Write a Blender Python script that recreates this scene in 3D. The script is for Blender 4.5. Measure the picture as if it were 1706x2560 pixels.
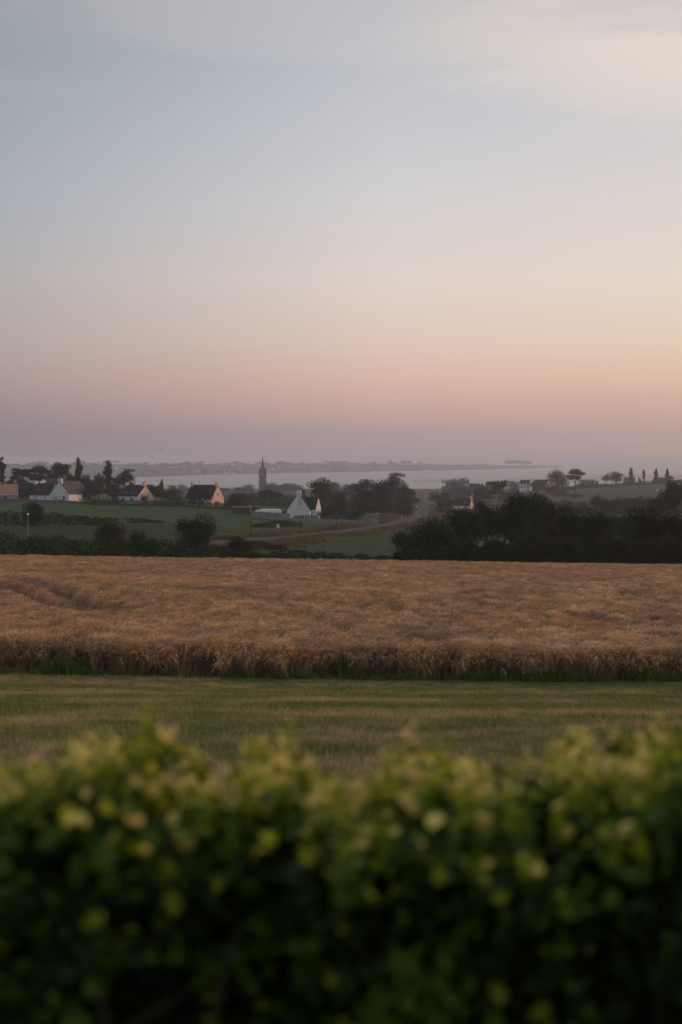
import bpy, math, random
import numpy as np

# ------------------------------------------------------------------ camera, sky, sun, exposure
for o in list(bpy.data.objects): bpy.data.objects.remove(o)
scene = bpy.context.scene
COL = scene.collection
R = math.radians
F, CX, HY, EYE = 3556.0, 853.0, 1148.0, 1.7          # focal length / principal column / horizon row of the photograph

cam_d = bpy.data.cameras.new('camera'); cam = bpy.data.objects.new('camera', cam_d); COL.objects.link(cam)
scene.camera = cam
cam.location = (0, 0, EYE); cam.rotation_euler = (R(90), 0, 0)
cam_d.sensor_fit = 'VERTICAL'; cam_d.sensor_height = 36; cam_d.sensor_width = 24; cam_d.lens = 50
cam_d.shift_y = -(1280 - HY) / 2560
cam_d.clip_start = 0.1; cam_d.clip_end = 200000
cam_d.dof.use_dof = True; cam_d.dof.focus_distance = 75; cam_d.dof.aperture_fstop = 1.75
cam_d.dof.aperture_blades = 9

HAZE_DENSITY = 1.6e-4
SUN_EL, SUN_AZ = 5.5, 74.0                            # degrees; azimuth to the right of the view
SUN_DIR = (math.sin(R(SUN_AZ)) * math.cos(R(SUN_EL)), math.cos(R(SUN_AZ)) * math.cos(R(SUN_EL)), math.sin(R(SUN_EL)))
sun_d = bpy.data.lights.new('sun', 'SUN'); sun = bpy.data.objects.new('sun', sun_d); COL.objects.link(sun)
sun_d.energy = 1.6; sun_d.angle = R(6); sun_d.color = (1.0, 0.47, 0.26)
from mathutils import Vector, Matrix
sun.rotation_euler = Vector(SUN_DIR).to_track_quat('Z', 'Y').to_euler()

def lin(r, g, b):
    f = lambda c: (c / 255 / 12.92) if c / 255 <= 0.04045 else ((c / 255 + 0.055) / 1.055) ** 2.4
    return (f(r), f(g), f(b), 1.0)

world = bpy.data.worlds.new('World'); scene.world = world; world.use_nodes = True
wt = world.node_tree; wn = wt.nodes; wl = wt.links; wn.clear()
def N(tree, kind, **kw):
    n = tree.nodes.new(kind)
    for k, v in kw.items(): setattr(n, k, v)
    return n
def M2(tree, op, a, b=None, c=None, clamp=False):
    n = N(tree, 'ShaderNodeMath', operation=op, use_clamp=clamp)
    for i, v in enumerate((a, b, c)):
        if v is None: continue
        if isinstance(v, (int, float)): n.inputs[i].default_value = v
        else: tree.links.new(v, n.inputs[i])
    return n.outputs[0]
def RAMP(tree, fac, stops, interp='EASE'):
    n = N(tree, 'ShaderNodeValToRGB'); e = n.color_ramp; e.interpolation = interp
    while len(e.elements) > 1: e.elements.remove(e.elements[-1])
    e.elements[0].position = stops[0][0]; e.elements[0].color = stops[0][1]
    for p, c in stops[1:]:
        k = e.elements.new(p); k.color = c
    tree.links.new(fac, n.inputs[0]); return n.outputs[0]
def MIX(tree, fac, a, b, blend='MIX'):
    n = N(tree, 'ShaderNodeMix', data_type='RGBA', blend_type=blend)
    for s, v in ((0, fac), (6, a), (7, b)):
        if isinstance(v, (int, float)): n.inputs[s].default_value = v
        elif isinstance(v, tuple): n.inputs[s].default_value = v
        else: tree.links.new(v, n.inputs[s])
    return n.outputs[2]
def MAPR(tree, v, a, b, c=0.0, d=1.0, smooth=True):
    n = N(tree, 'ShaderNodeMapRange', interpolation_type='SMOOTHSTEP' if smooth else 'LINEAR')
    tree.links.new(v, n.inputs[0])
    for i, x in enumerate((a, b, c, d)): n.inputs[i + 1].default_value = x
    return n.outputs[0]

tc = N(wt, 'ShaderNodeTexCoord'); sep = N(wt, 'ShaderNodeSeparateXYZ'); wl.new(tc.outputs['Generated'], sep.inputs[0])
X, Y, Z = sep.outputs
hl = M2(wt, 'SQRT', M2(wt, 'ADD', M2(wt, 'ADD', M2(wt, 'MULTIPLY', X, X), M2(wt, 'MULTIPLY', Y, Y)), 1e-5))
cs = M2(wt, 'DIVIDE', M2(wt, 'ADD', M2(wt, 'MULTIPLY', X, math.sin(R(SUN_AZ))), M2(wt, 'MULTIPLY', Y, math.cos(R(SUN_AZ)))), hl)
az1 = M2(wt, 'POWER', MAPR(wt, cs, 0.0, 0.309, 0, 1, False), 1.0)
az2 = MAPR(wt, cs, 0.309, 0.53, 0, 1, False); az = M2(wt, 'MULTIPLY', M2(wt, 'ADD', az1, az2), 0.5)
# elevation stops: sine of the elevation of rows in the photograph
SKY_GAIN = 1.0
def st(z): return max(0.0, min(1.0, (z + 0.02) / 1.02)) ** 0.5
elev = M2(wt, 'POWER', M2(wt, 'DIVIDE', M2(wt, 'ADD', Z, 0.02, clamp=True), 1.02), 0.5)
left = [(-0.02, (128, 122, 134)), (0.0, (138, 130, 136)), (0.019, (141, 130, 138)), (0.036, (153, 138, 142)), (0.056, (166, 149, 149)),
        (0.083, (174, 162, 161)), (0.125, (174, 171, 173)), (0.179, (164, 170, 180)), (0.225, (156, 164, 174)), (0.265, (149, 158, 167)), (0.307, (153, 159, 165)),
        (0.5, (148, 158, 174)), (1.0, (140, 153, 172))]
mid = [(-0.02, (158, 146, 152)), (0.0, (166, 151, 156)), (0.019, (176, 154, 158)), (0.036, (203, 168, 160)), (0.056, (219, 184, 169)),
        (0.083, (224, 201, 187)), (0.125, (227, 212, 204)), (0.179, (214, 210, 210)), (0.225, (202, 203, 208)), (0.265, (192, 195, 204)), (0.307, (190, 189, 195)),
        (0.5, (178, 184, 194)), (1.0, (152, 163, 180))]
right = [(-0.02, (168, 148, 146)), (0.0, (184, 160, 155)), (0.010, (187, 160, 155)), (0.019, (190, 163, 156)), (0.036, (209, 173, 159)), (0.056, (226, 191, 168)),
        (0.083, (233, 209, 187)), (0.125, (233, 217, 204)), (0.179, (224, 214, 209)), (0.225, (213, 208, 209)), (0.265, (214, 206, 204)), (0.307, (216, 206, 202)),
        (0.5, (198, 196, 200)), (1.0, (160, 168, 184))]
cl, cm, cr = [RAMP(wt, elev, [(st(z), lin(*[min(255, v * SKY_GAIN) for v in c])) for z, c in q], 'LINEAR') for q in (left, mid, right)]
grad = MIX(wt, az2, MIX(wt, az1, cl, cm), cr)
# high thin cloud, drawn out sideways
mp = N(wt, 'ShaderNodeMapping'); wl.new(tc.outputs['Generated'], mp.inputs[0])
mp.inputs['Scale'].default_value = (2.2, 2.2, 9.0); mp.inputs['Rotation'].default_value = (0, R(14), 0); mp.inputs['Location'].default_value = (0.9, 0.2, 0.35)
nz = N(wt, 'ShaderNodeTexNoise'); nz.inputs['Scale'].default_value = 1.3; nz.inputs['Detail'].default_value = 4.5; nz.inputs['Roughness'].default_value = 0.52
nz.inputs['Distortion'].default_value = 0.5
wl.new(mp.outputs[0], nz.inputs[0])
cf = M2(wt, 'MULTIPLY', MAPR(wt, nz.outputs[0], 0.47, 0.70), MAPR(wt, Z, 0.10, 0.30))
cf = M2(wt, 'MULTIPLY', cf, MAPR(wt, cs, 0.1, 0.5, 0.18, 0.7))
ccol = MIX(wt, az, lin(172, 176, 182), lin(240, 226, 210))
grad = MIX(wt, cf, grad, ccol)
mp2 = N(wt, 'ShaderNodeMapping'); wl.new(tc.outputs['Generated'], mp2.inputs[0])
mp2.inputs['Rotation'].default_value = (0, R(20), 0); mp2.inputs['Scale'].default_value = (2.6, 2.6, 13.0); mp2.inputs['Location'].default_value = (1.05, 0.4, 1.75)
nz2 = N(wt, 'ShaderNodeTexNoise'); nz2.inputs['Scale'].default_value = 1.1; nz2.inputs['Detail'].default_value = 6.0; nz2.inputs['Distortion'].default_value = 0.9
wl.new(mp2.outputs[0], nz2.inputs[0])
cf2 = M2(wt, 'MULTIPLY', M2(wt, 'MULTIPLY', MAPR(wt, nz2.outputs[0], 0.44, 0.62), MAPR(wt, Z, 0.20, 0.27)), MAPR(wt, cs, 0.30, 0.52, 0.10, 0.62))
grad = MIX(wt, cf2, grad, lin(244, 228, 212))
sky = N(wt, 'ShaderNodeTexSky', sky_type='NISHITA'); sky.sun_disc = False
sky.sun_elevation = R(SUN_EL); sky.sun_rotation = R(SUN_AZ)
nish = MIX(wt, 1.0, sky.outputs[0], (0.08, 0.08, 0.08, 1), 'MULTIPLY')
final = MIX(wt, 0.03, grad, nish)
bg = N(wt, 'ShaderNodeBackground'); wl.new(final, bg.inputs[0]); bg.inputs[1].default_value = 1.0
wo = N(wt, 'ShaderNodeOutputWorld'); wl.new(bg.outputs[0], wo.inputs[0])

vs = scene.view_settings
vs.view_transform = 'Standard'; vs.look = 'None'; vs.exposure = 0.0; vs.gamma = 1.0; vs.use_curve_mapping = False
cy = scene.cycles
cy.use_denoising = True
try: cy.denoiser = 'OPENIMAGEDENOISE'
except Exception: pass
cy.max_bounces = 5; cy.diffuse_bounces = 2; cy.glossy_bounces = 2; cy.transmission_bounces = 3; cy.volume_bounces = 1
cy.transparent_max_bounces = 6; cy.caustics_reflective = False; cy.caustics_refractive = False
cy.use_adaptive_sampling = True; cy.adaptive_threshold = 0.012

# ------------------------------------------------------------------ helpers
rng = np.random.default_rng(7)
random.seed(7)

def vnoise(x, y, seed=0):
    x = np.asarray(x, float); y = np.asarray(y, float)
    xi = np.floor(x).astype(np.int64); yi = np.floor(y).astype(np.int64)
    fx = x - xi; fy = y - yi
    fx = fx * fx * (3 - 2 * fx); fy = fy * fy * (3 - 2 * fy)
    def h(a, b):
        n = (a * 374761393 + b * 668265263 + seed * 974634777) & 0xffffffff
        n = ((n ^ (n >> 13)) * 1274126177) & 0xffffffff
        return ((n ^ (n >> 16)) & 0xffff) / 65535.0
    return (h(xi, yi) * (1 - fx) + h(xi + 1, yi) * fx) * (1 - fy) + (h(xi, yi + 1) * (1 - fx) + h(xi + 1, yi + 1) * fx) * fy
def fbm(x, y, seed=0, octv=4):
    s = 0; a = 0.5; t = 0
    for k in range(octv):
        s = s + a * vnoise(np.asarray(x) * 2 ** k, np.asarray(y) * 2 ** k, seed + k * 17); t += a; a *= 0.5
    return s / t

def mesh(name, V, faces, mats=(), mi=None, smooth=False):
    """faces: (n,3) or (n,4) int array, or list of such arrays"""
    if not isinstance(faces, (list, tuple)): faces = [faces]
    faces = [np.asarray(f, np.int32) for f in faces if len(f)]
    V = np.asarray(V, np.float32)
    me = bpy.data.meshes.new(name)
    me.vertices.add(len(V)); me.vertices.foreach_set('co', V.ravel())
    nl = sum(f.size for f in faces); nf = sum(len(f) for f in faces)
    me.loops.add(nl); me.loops.foreach_set('vertex_index', np.concatenate([f.ravel() for f in faces]))
    tot = np.concatenate([np.full(len(f), f.shape[1], np.int32) for f in faces])
    st_ = np.concatenate([[0], np.cumsum(tot)[:-1]]).astype(np.int32)
    me.polygons.add(nf); me.polygons.foreach_set('loop_start', st_); me.polygons.foreach_set('loop_total', tot)
    for m in (mats if isinstance(mats, (list, tuple)) else [mats]): me.materials.append(m)
    if mi is not None: me.polygons.foreach_set('material_index', np.asarray(mi, np.int32))
    if smooth: me.polygons.foreach_set('use_smooth', np.ones(nf, bool))
    me.update(calc_edges=True); me.validate()
    return me
def obj(name, data, parent=None, loc=None, rot=None, scale=None, **props):
    o = bpy.data.objects.new(name, data); COL.objects.link(o)
    if parent is not None: o.parent = parent
    if loc is not None: o.location = loc
    if rot is not None: o.rotation_euler = rot
    if scale is not None: o.scale = scale
    for k, v in props.items():
        if v is not None: o[k] = v
    return o
def thing(name, label, cat, loc=(0, 0, 0), rz=0, group=None):
    return obj(name, None, loc=loc, rot=(0, 0, rz), label=label, category=cat, group=group)
def attr(me, name, vals):
    vals = np.asarray(vals, np.float32)
    if vals.ndim == 1:
        a = me.attributes.new(name, 'FLOAT', 'POINT'); a.data.foreach_set('value', vals)
    else:
        if vals.shape[1] == 3: vals = np.hstack([vals, np.ones((len(vals), 1), np.float32)])
        a = me.attributes.new(name, 'FLOAT_COLOR', 'POINT'); a.data.foreach_set('color', vals.ravel())

class MB:
    def __init__(s): s.V = []; s.F = []; s.n = 0
    def add(s, v, f):
        s.V += [tuple(p) for p in v]; s.F += [tuple(i + s.n for i in q) for q in f]; s.n += len(v); return s
    def box(s, x0, x1, y0, y1, z0, z1):
        v = [(x, y, z) for z in (z0, z1) for y in (y0, y1) for x in (x0, x1)]
        return s.add(v, [(0, 2, 3, 1), (4, 5, 7, 6), (0, 1, 5, 4), (2, 6, 7, 3), (0, 4, 6, 2), (1, 3, 7, 5)])
    def tube(s, pts, rad, n=6, cap=True):
        pts = [Vector(p) for p in pts]; v = []; f = []
        for i, p in enumerate(pts):
            d = (pts[min(i + 1, len(pts) - 1)] - pts[max(i - 1, 0)]).normalized()
            a = d.orthogonal().normalized() if abs(d.z) < 0.99 else Vector((1, 0, 0)); b = d.cross(a); 
            if i and abs(d.z) >= 0.0:
                a = (la - d * la.dot(d)).normalized(); b = d.cross(a)
            la = a
            r = rad[i] if isinstance(rad, (list, tuple)) else rad
            for k in range(n):
                t = 2 * math.pi * k / n; v.append(p + (a * math.cos(t) + b * math.sin(t)) * r)
        for i in range(len(pts) - 1):
            for k in range(n):
                f.append((i * n + k, i * n + (k + 1) % n, (i + 1) * n + (k + 1) % n, (i + 1) * n + k))
        if cap: f.append(tuple(range(n - 1, -1, -1))); f.append(tuple((len(pts) - 1) * n + k for k in range(n)))
        return s.add(v, f)
    def build(s, name, mat, parent=None, smooth=False, **kw):
        me = bpy.data.meshes.new(name); me.from_pydata(s.V, [], s.F)
        for m in (mat if isinstance(mat, (list, tuple)) else [mat]): me.materials.append(m)
        if smooth:
            me.polygons.foreach_set('use_smooth', np.ones(len(me.polygons), bool))
        me.update(); return obj(name, me, parent, **kw)

# ------------------------------------------------------------------ materials
def material(name, col, rough=0.8, spec=0.25, noise=None, bump=None, attr_name=None, transl=0.0, metal=0.0, obj_rand=0.0, coords='Position', inst=None):
    """noise=(scale, amount, colour2) ; bump=(scale, strength, distance)"""
    m = bpy.data.materials.new(name); m.use_nodes = True; t = m.node_tree; b = t.nodes['Principled BSDF']
    b.inputs['Roughness'].default_value = rough; b.inputs['Specular IOR Level'].default_value = spec; b.inputs['Metallic'].default_value = metal
    geo = N(t, 'ShaderNodeNewGeometry'); pos = geo.outputs['Position']
    if coords == 'Object': pos = N(t, 'ShaderNodeTexCoord').outputs['Object']
    c = None
    if attr_name:
        a = N(t, 'ShaderNodeAttribute', attribute_name=attr_name); c = a.outputs['Color']
    else:
        rgb = N(t, 'ShaderNodeRGB'); rgb.outputs[0].default_value = (*col, 1); c = rgb.outputs[0]
        if inst:
            a = N(t, 'ShaderNodeAttribute', attribute_name='tone'); a.attribute_type = 'INSTANCER'; c = MIX(t, a.outputs['Fac'], c, (*inst, 1))
    if noise:
        sc, amt, c2 = noise[:3]
        mp_ = N(t, 'ShaderNodeMapping'); t.links.new(pos, mp_.inputs[0])
        mp_.inputs['Scale'].default_value = noise[3] if len(noise) > 3 else (1, 1, 1)
        n = N(t, 'ShaderNodeTexNoise'); n.inputs['Scale'].default_value = sc; n.inputs['Detail'].default_value = 5
        t.links.new(mp_.outputs[0], n.inputs[0])
        f = M2(t, 'MULTIPLY', MAPR(t, n.outputs[0], 0.36, 0.66), amt)
        c = MIX(t, f, c, (*c2, 1))
    if obj_rand:
        oi = N(t, 'ShaderNodeObjectInfo')
        v = MAPR(t, oi.outputs['Random'], 0, 1, 1 - obj_rand, 1 + obj_rand, False)
        vm = N(t, 'ShaderNodeVectorMath', operation='SCALE'); t.links.new(c, vm.inputs[0]); t.links.new(v, vm.inputs['Scale']); c = vm.outputs[0]
    t.links.new(c, b.inputs['Base Color'])
    if bump:
        n = N(t, 'ShaderNodeTexNoise'); n.inputs['Scale'].default_value = bump[0]; n.inputs['Detail'].default_value = 4; t.links.new(pos, n.inputs[0])
        bp = N(t, 'ShaderNodeBump'); bp.inputs['Strength'].default_value = bump[1]; bp.inputs['Distance'].default_value = bump[2]
        t.links.new(n.outputs[0], bp.inputs['Height']); t.links.new(bp.outputs[0], b.inputs['Normal'])
    if transl:
        tr = N(t, 'ShaderNodeBsdfTranslucent'); t.links.new(c, tr.inputs[0])
        ms = N(t, 'ShaderNodeMixShader'); ms.inputs[0].default_value = transl
        t.links.new(b.outputs[0], ms.inputs[1]); t.links.new(tr.outputs[0], ms.inputs[2])
        t.links.new(ms.outputs[0], t.nodes['Material Output'].inputs[0])
    return m

MAT = {}
MAT['wall'] = material('white_render', (0.66, 0.67, 0.68), 0.9, 0.1, noise=(0.9, 0.5, (0.50, 0.50, 0.49)), bump=(3, 0.3, 0.02))
MAT['wall_sunlit'] = material('sunlit_render', (0.58, 0.45, 0.36), 0.9, 0.1, noise=(0.8, 0.5, (0.44, 0.34, 0.28)), bump=(3, 0.3, 0.02))  # white render with the pink of the low sun put into its colour
MAT['granite'] = material('granite', (0.115, 0.115, 0.12), 0.9, 0.1, noise=(0.35, 0.7, (0.06, 0.06, 0.065)), bump=(1.5, 0.6, 0.1))
MAT['brick'] = material('weathered_brick', (0.22, 0.10, 0.07), 0.9, 0.1, noise=(1.5, 0.6, (0.12, 0.07, 0.05)))
MAT['pink_tile'] = material('clay_tile', (0.33, 0.17, 0.12), 0.8, 0.2, noise=(1.5, 0.6, (0.2, 0.11, 0.09)))
MAT['concrete'] = material('concrete', (0.27, 0.26, 0.25), 0.9, 0.1, noise=(0.7, 0.7, (0.15, 0.15, 0.14)))
MAT['stone_wall'] = material('dry_stone', (0.16, 0.15, 0.14), 0.95, 0.1, noise=(2.5, 0.8, (0.07, 0.07, 0.06)), bump=(3, 0.8, 0.1))
MAT['wood'] = material('weathered_wood', (0.07, 0.06, 0.05), 0.9, 0.1, noise=(4, 0.6, (0.03, 0.025, 0.02)))
MAT['pale_wood'] = material('pale_pole', (0.24, 0.22, 0.19), 0.9, 0.1, noise=(4, 0.6, (0.14, 0.13, 0.11)))
MAT['bark'] = material('bark', (0.05, 0.04, 0.032), 0.95, 0.05, noise=(3, 0.7, (0.025, 0.02, 0.016)))
MAT['white'] = material('white_paint', (0.75, 0.75, 0.75), 0.5, 0.4, noise=(2, 0.3, (0.6, 0.6, 0.6)))
MAT['blue'] = material('blue_paint', (0.05, 0.09, 0.25), 0.5, 0.4)
MAT['red'] = material('red_paint', (0.5, 0.05, 0.04), 0.5, 0.4)
MAT['door'] = material('blue_grey_door', (0.30, 0.38, 0.45), 0.6, 0.3)
MAT['frame'] = material('window_frame', (0.45, 0.46, 0.48), 0.6, 0.3)
MAT['shutter'] = material('grey_shutter', (0.42, 0.43, 0.44), 0.7, 0.2)
MAT['cable'] = material('cable', (0.02, 0.02, 0.02), 0.7, 0.2)
MAT['plastic'] = material('tarpaulin', (0.65, 0.66, 0.68), 0.45, 0.4, bump=(2, 0.6, 0.1))
def glass_mat():
    m = material('window_glass', (0.02, 0.025, 0.03), 0.08, 0.5); return m
MAT['glass'] = glass_mat()
MAT['skyglass'] = material('skylight_glass', (0.10, 0.11, 0.12), 0.12, 1.0, metal=0.6)
def slate(name, c1, c2):
    m = material(name, c1, 0.85, 0.12, noise=(0.6, 0.6, c2))
    t = m.node_tree; b = t.nodes['Principled BSDF']
    tcx = N(t, 'ShaderNodeTexCoord'); w = N(t, 'ShaderNodeTexWave', bands_direction='Z'); w.inputs['Scale'].default_value = 2.2; w.inputs['Distortion'].default_value = 0.6
    t.links.new(tcx.outputs['Object'], w.inputs[0]); bp = N(t, 'ShaderNodeBump'); bp.inputs['Strength'].default_value = 0.5; bp.inputs['Distance'].default_value = 0.03
    t.links.new(w.outputs[1], bp.inputs['Height']); t.links.new(bp.outputs[0], b.inputs['Normal']); return m
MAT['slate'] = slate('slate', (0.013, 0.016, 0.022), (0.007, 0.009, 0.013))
MAT['slate_lit'] = slate('sunlit_slate', (0.085, 0.07, 0.07), (0.05, 0.045, 0.048))  # lit copy of the slate, pinkish sunlight put into its colour
MAT['asphalt'] = material('asphalt', (0.048, 0.049, 0.055), 0.85, 0.15, noise=(0.05, 0.5, (0.045, 0.046, 0.052), (1, 1, 1)), bump=(0.8, 0.3, 0.03))
MAT['leaf_dark'] = material('foliage_dark', (0.015, 0.027, 0.008), 0.8, 0.05, noise=(0.5, 0.7, (0.008, 0.012, 0.005)), transl=0.12)
MAT['leaf_mid'] = material('foliage_mid', (0.030, 0.058, 0.012), 0.8, 0.05, noise=(0.4, 0.8, (0.010, 0.017, 0.005)), transl=0.15)
MAT['leaf_grey'] = material('foliage_grey', (0.034, 0.044, 0.024), 0.8, 0.05, noise=(0.4, 0.7, (0.018, 0.022, 0.014)), transl=0.12)
MAT['leaf_pine'] = material('foliage_pine', (0.012, 0.018, 0.010), 0.8, 0.05, noise=(0.4, 0.6, (0.007, 0.010, 0.006)), transl=0.05)
MAT['leaf_red'] = material('foliage_reddish', (0.030, 0.027, 0.012), 0.8, 0.05, noise=(0.5, 0.7, (0.015, 0.013, 0.007)), transl=0.15)

# ------------------------------------------------------------------ terrain: heights along seven bearings, eased between them
COLS = np.array([-1200, 0, 430, 700, 1060, 1300, 1706, 3000], float)
DIST = np.array([-400, -30, 4, 12, 36, 70, 110, 150, 200, 250, 350, 470, 580, 800, 1200, 1400, 1900, 2330, 2480, 3000], float)
def zpy(py, d): return EYE - (py - HY) / F * d
SEA = -48.6
def col(edge, mid1, mid2, crest, rest):
    z = [-0.0, 0.0, 0.0, -0.75, zpy(edge, 36), zpy(mid1, 70), zpy(mid2, 110), zpy(crest, 150)] + rest
    return z
# rest = heights at 200, 250, 350, 470, 580, 800, 1200, 1400, 1900, 2330, 2480, 3000
tail = [-41, -47, -49.4, -55]
T = [col(1675, 1500, 1443, 1405, [-11.9, -12.2, -13.4, -14.0, -14.6, -18, -24, -27] + tail),
     col(1681, 1505, 1448, 1407, [-11.9, -12.5, -13.9, -14.7, -15.1, -19, -24.5, -27.4] + tail),
     col(1690, 1512, 1455, 1415, [-12.2, -12.9, -15.0, -16.4, -17.0, -20.6, -25.5, -29] + tail),
     col(1696, 1515, 1457, 1417, [-12.8, -13.4, -16.2, -17.6, -19.0, -23.5, -29, -32] + tail),
     col(1701, 1520, 1462, 1422, [-13.6, -14.5, -17.4, -19.6, -22.3, -26.4, -32.4, -35] + tail),
     col(1703, 1522, 1465, 1427, [-14.2, -15.2, -18.2, -20.2, -21.9, -25.5, -28.5, -30] + tail),
     col(1703, 1523, 1468, 1431, [-14.8, -16.0, -18.6, -19.6, -20.5, -23, -21.2, -20.6] + [-38, -47, -49.4, -55]),
     col(1703, 1523, 1468, 1431, [-15, -16.4, -18.6, -19, -20, -22, -20, -19] + [-36, -47, -49.4, -55])]
T = np.array(T)
def pchip(x, y, xs):
    h = np.diff(x); dl = np.diff(y) / h; m = np.zeros_like(y)
    for i in range(1, len(x) - 1):
        if dl[i - 1] * dl[i] > 0: m[i] = 2 / (1 / dl[i - 1] + 1 / dl[i]) if True else 0
    m[0] = dl[0]; m[-1] = dl[-1]
    k = np.clip(np.searchsorted(x, xs) - 1, 0, len(x) - 2); t = (xs - x[k]) / h[k]
    return (2*t**3-3*t**2+1)*y[k] + (t**3-2*t**2+t)*h[k]*m[k] + (-2*t**3+3*t**2)*y[k+1] + (t**3-t**2)*h[k]*m[k+1]
FD = np.concatenate([np.linspace(-400, 0, 20), np.geomspace(2, 3000, 700)])
FC = np.linspace(-1200, 3000, 421)
A = np.array([pchip(DIST, T[i], FD) for i in range(len(COLS))])
B = np.array([np.interp(FC, COLS, A[:, j]) for j in range(len(FD))])   # (nd, nc)
ker = np.exp(-0.5 * (np.arange(-12, 13) / 5.0) ** 2); ker /= ker.sum()
Bp = np.pad(B, ((0, 0), (12, 12)), 'edge')
B = np.array([np.convolve(r, ker, 'valid') for r in Bp])
def G(x, y):
    x = np.asarray(x, float); y = np.asarray(y, float)
    px = CX + F * x / np.maximum(y, 36)
    c = np.clip((px - FC[0]) / (FC[1] - FC[0]), 0, len(FC) - 1.001); ci = c.astype(int); cf_ = c - ci
    k = np.clip(np.searchsorted(FD, y) - 1, 0, len(FD) - 2); t = np.clip((y - FD[k]) / (FD[k + 1] - FD[k]), 0, 1)
    z0 = B[k, ci] * (1 - cf_) + B[k, ci + 1] * cf_; z1 = B[k + 1, ci] * (1 - cf_) + B[k + 1, ci + 1] * cf_
    z = z0 * (1 - t) + z1 * t
    und = (fbm(x / 45, y / 60, 5, 3) - 0.5) * 1.3 * np.clip((y - 190) / 120, 0, 1) * np.clip((2300 - y) / 300, 0, 1)
    return z + und
def g(x, y): return float(G(np.array([x]), np.array([y]))[0])
_ds = np.concatenate([np.arange(165, 700, 1.0), np.arange(700, 2300, 3.0)])
def hit(px, py, dmin=165):
    ds = _ds[_ds >= dmin]; x = (px - CX) / F * ds
    rz = EYE - (py - HY) / F * ds; gz = G(x, ds)
    k = np.argmax(rz <= gz)
    if rz[k] > gz[k]: k = len(ds) - 1
    return float(x[k]), float(ds[k]), float(gz[k])
def at(px, d): x = (px - CX) / F * d; return (x, d, g(x, d))

# road centre line (fitted on the terrain), then the lane that branches off
road_px = [(470, 1371), (560, 1360), (630, 1353), (700, 1346), (780, 1338), (850, 1330), (920, 1321), (975, 1312), (1020, 1302), (1047, 1291), (1057, 1279), (1061, 1268), (1064, 1258), (1065, 1251)]
def smooth_path(P, n=12):
    P = [np.array(p, float) for p in P]; out = []
    for i in range(len(P) - 1):
        p0, p1, p2, p3 = P[max(i-1, 0)], P[i], P[i+1], P[min(i+2, len(P)-1)]
        for k in range(n):
            t = k / n; out.append(0.5 * ((2*p1) + (-p0+p2)*t + (2*p0-5*p1+4*p2-p3)*t*t + (-p0+3*p1-3*p2+p3)*t**3))
    out.append(P[-1]); return np.array(out)
ROAD = smooth_path([hit(a, b, 220)[:2] for a, b in road_px])
# carry it on towards the bay
e = ROAD[-1]; dr = (ROAD[-1] - ROAD[-6]); dr /= np.linalg.norm(dr)
ROAD = np.vstack([ROAD, [e + dr * s for s in (60, 140, 260, 420)]])
LANE = smooth_path([hit(a, b, 300)[:2] for a, b in [(1018, 1303), (985, 1303.5), (960, 1303), (942, 1301)]], 6)
def dist_path(x, y, P):
    x = np.asarray(x, float); best = np.full(x.shape, 1e9)
    for i in range(len(P) - 1):
        a, b = P[i], P[i + 1]; ab = b - a; L2 = ab @ ab + 1e-9
        t = np.clip(((x - a[0]) * ab[0] + (y - a[1]) * ab[1]) / L2, 0, 1)
        best = np.minimum(best, np.hypot(x - a[0] - t * ab[0], y - a[1] - t * ab[1]))
    return best

# grid of the ground
uu = np.concatenate([np.linspace(-1.5, -0.34, 26)[:-1], np.linspace(-0.34, 0.34, 400), np.linspace(0.34, 1.5, 26)[1:]])
def sheet(name, ys, mat, colour=None, lift=0.0, **props):
    xs = uu[None, :] * (np.maximum(ys, 0)[:, None] + 25); yy = np.repeat(ys[:, None], len(uu), 1)
    x = xs.ravel(); y = yy.ravel(); z = G(x, y) + lift
    ny, nx = xs.shape; i = (np.arange(ny - 1)[:, None] * nx + np.arange(nx - 1)[None, :]).ravel()
    f = np.stack([i, i + 1, i + nx + 1, i + nx], 1)
    me = mesh(name, np.stack([x, y, z], 1), f, [mat], smooth=True)
    if colour is not None: attr(me, 'tint', colour(x, y))
    return obj(name, me, **props)

def lawn_colour(x, y):
    g1 = np.array([0.105, 0.125, 0.040]); g2 = np.array([0.21, 0.165, 0.080]); g3 = np.array([0.065, 0.095, 0.030])
    n = fbm(x / 3.2, y / 2.0, 3)[:, None]; n2 = fbm(x / 9 + 4, y / 2.5 + 9, 21)[:, None]; n3 = fbm(x / 1.6, y / 0.35, 12, 3)[:, None]
    right = np.clip((x - 0.06 * y) / 4.0, 0, 1)[:, None] * np.clip((y - 19) / 8, 0, 1)[:, None]
    k = np.clip((n * 0.5 + n2 * 0.5 - 0.40) * 4.5, 0, 1) * (1 - 0.75 * right)
    c = g1 * (1 - k) + g2 * k
    k2 = np.clip((n3 - 0.52) * 5, 0, 1) * 0.55
    return c * (1 - k2) + g3 * k2
m_lawn = material('lawn_turf', (0.1, 0.1, 0.05), 0.95, 0.05, attr_name='tint', noise=(6, 0.5, (0.045, 0.055, 0.022), (0.5, 3, 1)), bump=(9, 0.8, 0.06))
MAT['lawn'] = m_lawn
sheet('lawn', np.concatenate([np.linspace(-400, -10, 8), np.linspace(-8, 8, 12)[1:], np.linspace(8, 37, 150)[1:]]), m_lawn, lawn_colour, kind='structure')
m_soil = material('field_soil', (0.085, 0.058, 0.040), 0.95, 0.05, noise=(1.2, 0.6, (0.05, 0.036, 0.027)), bump=(3, 0.6, 0.08))
sheet('barley_soil', np.linspace(37, 153, 120), m_soil, kind='structure')

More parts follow.
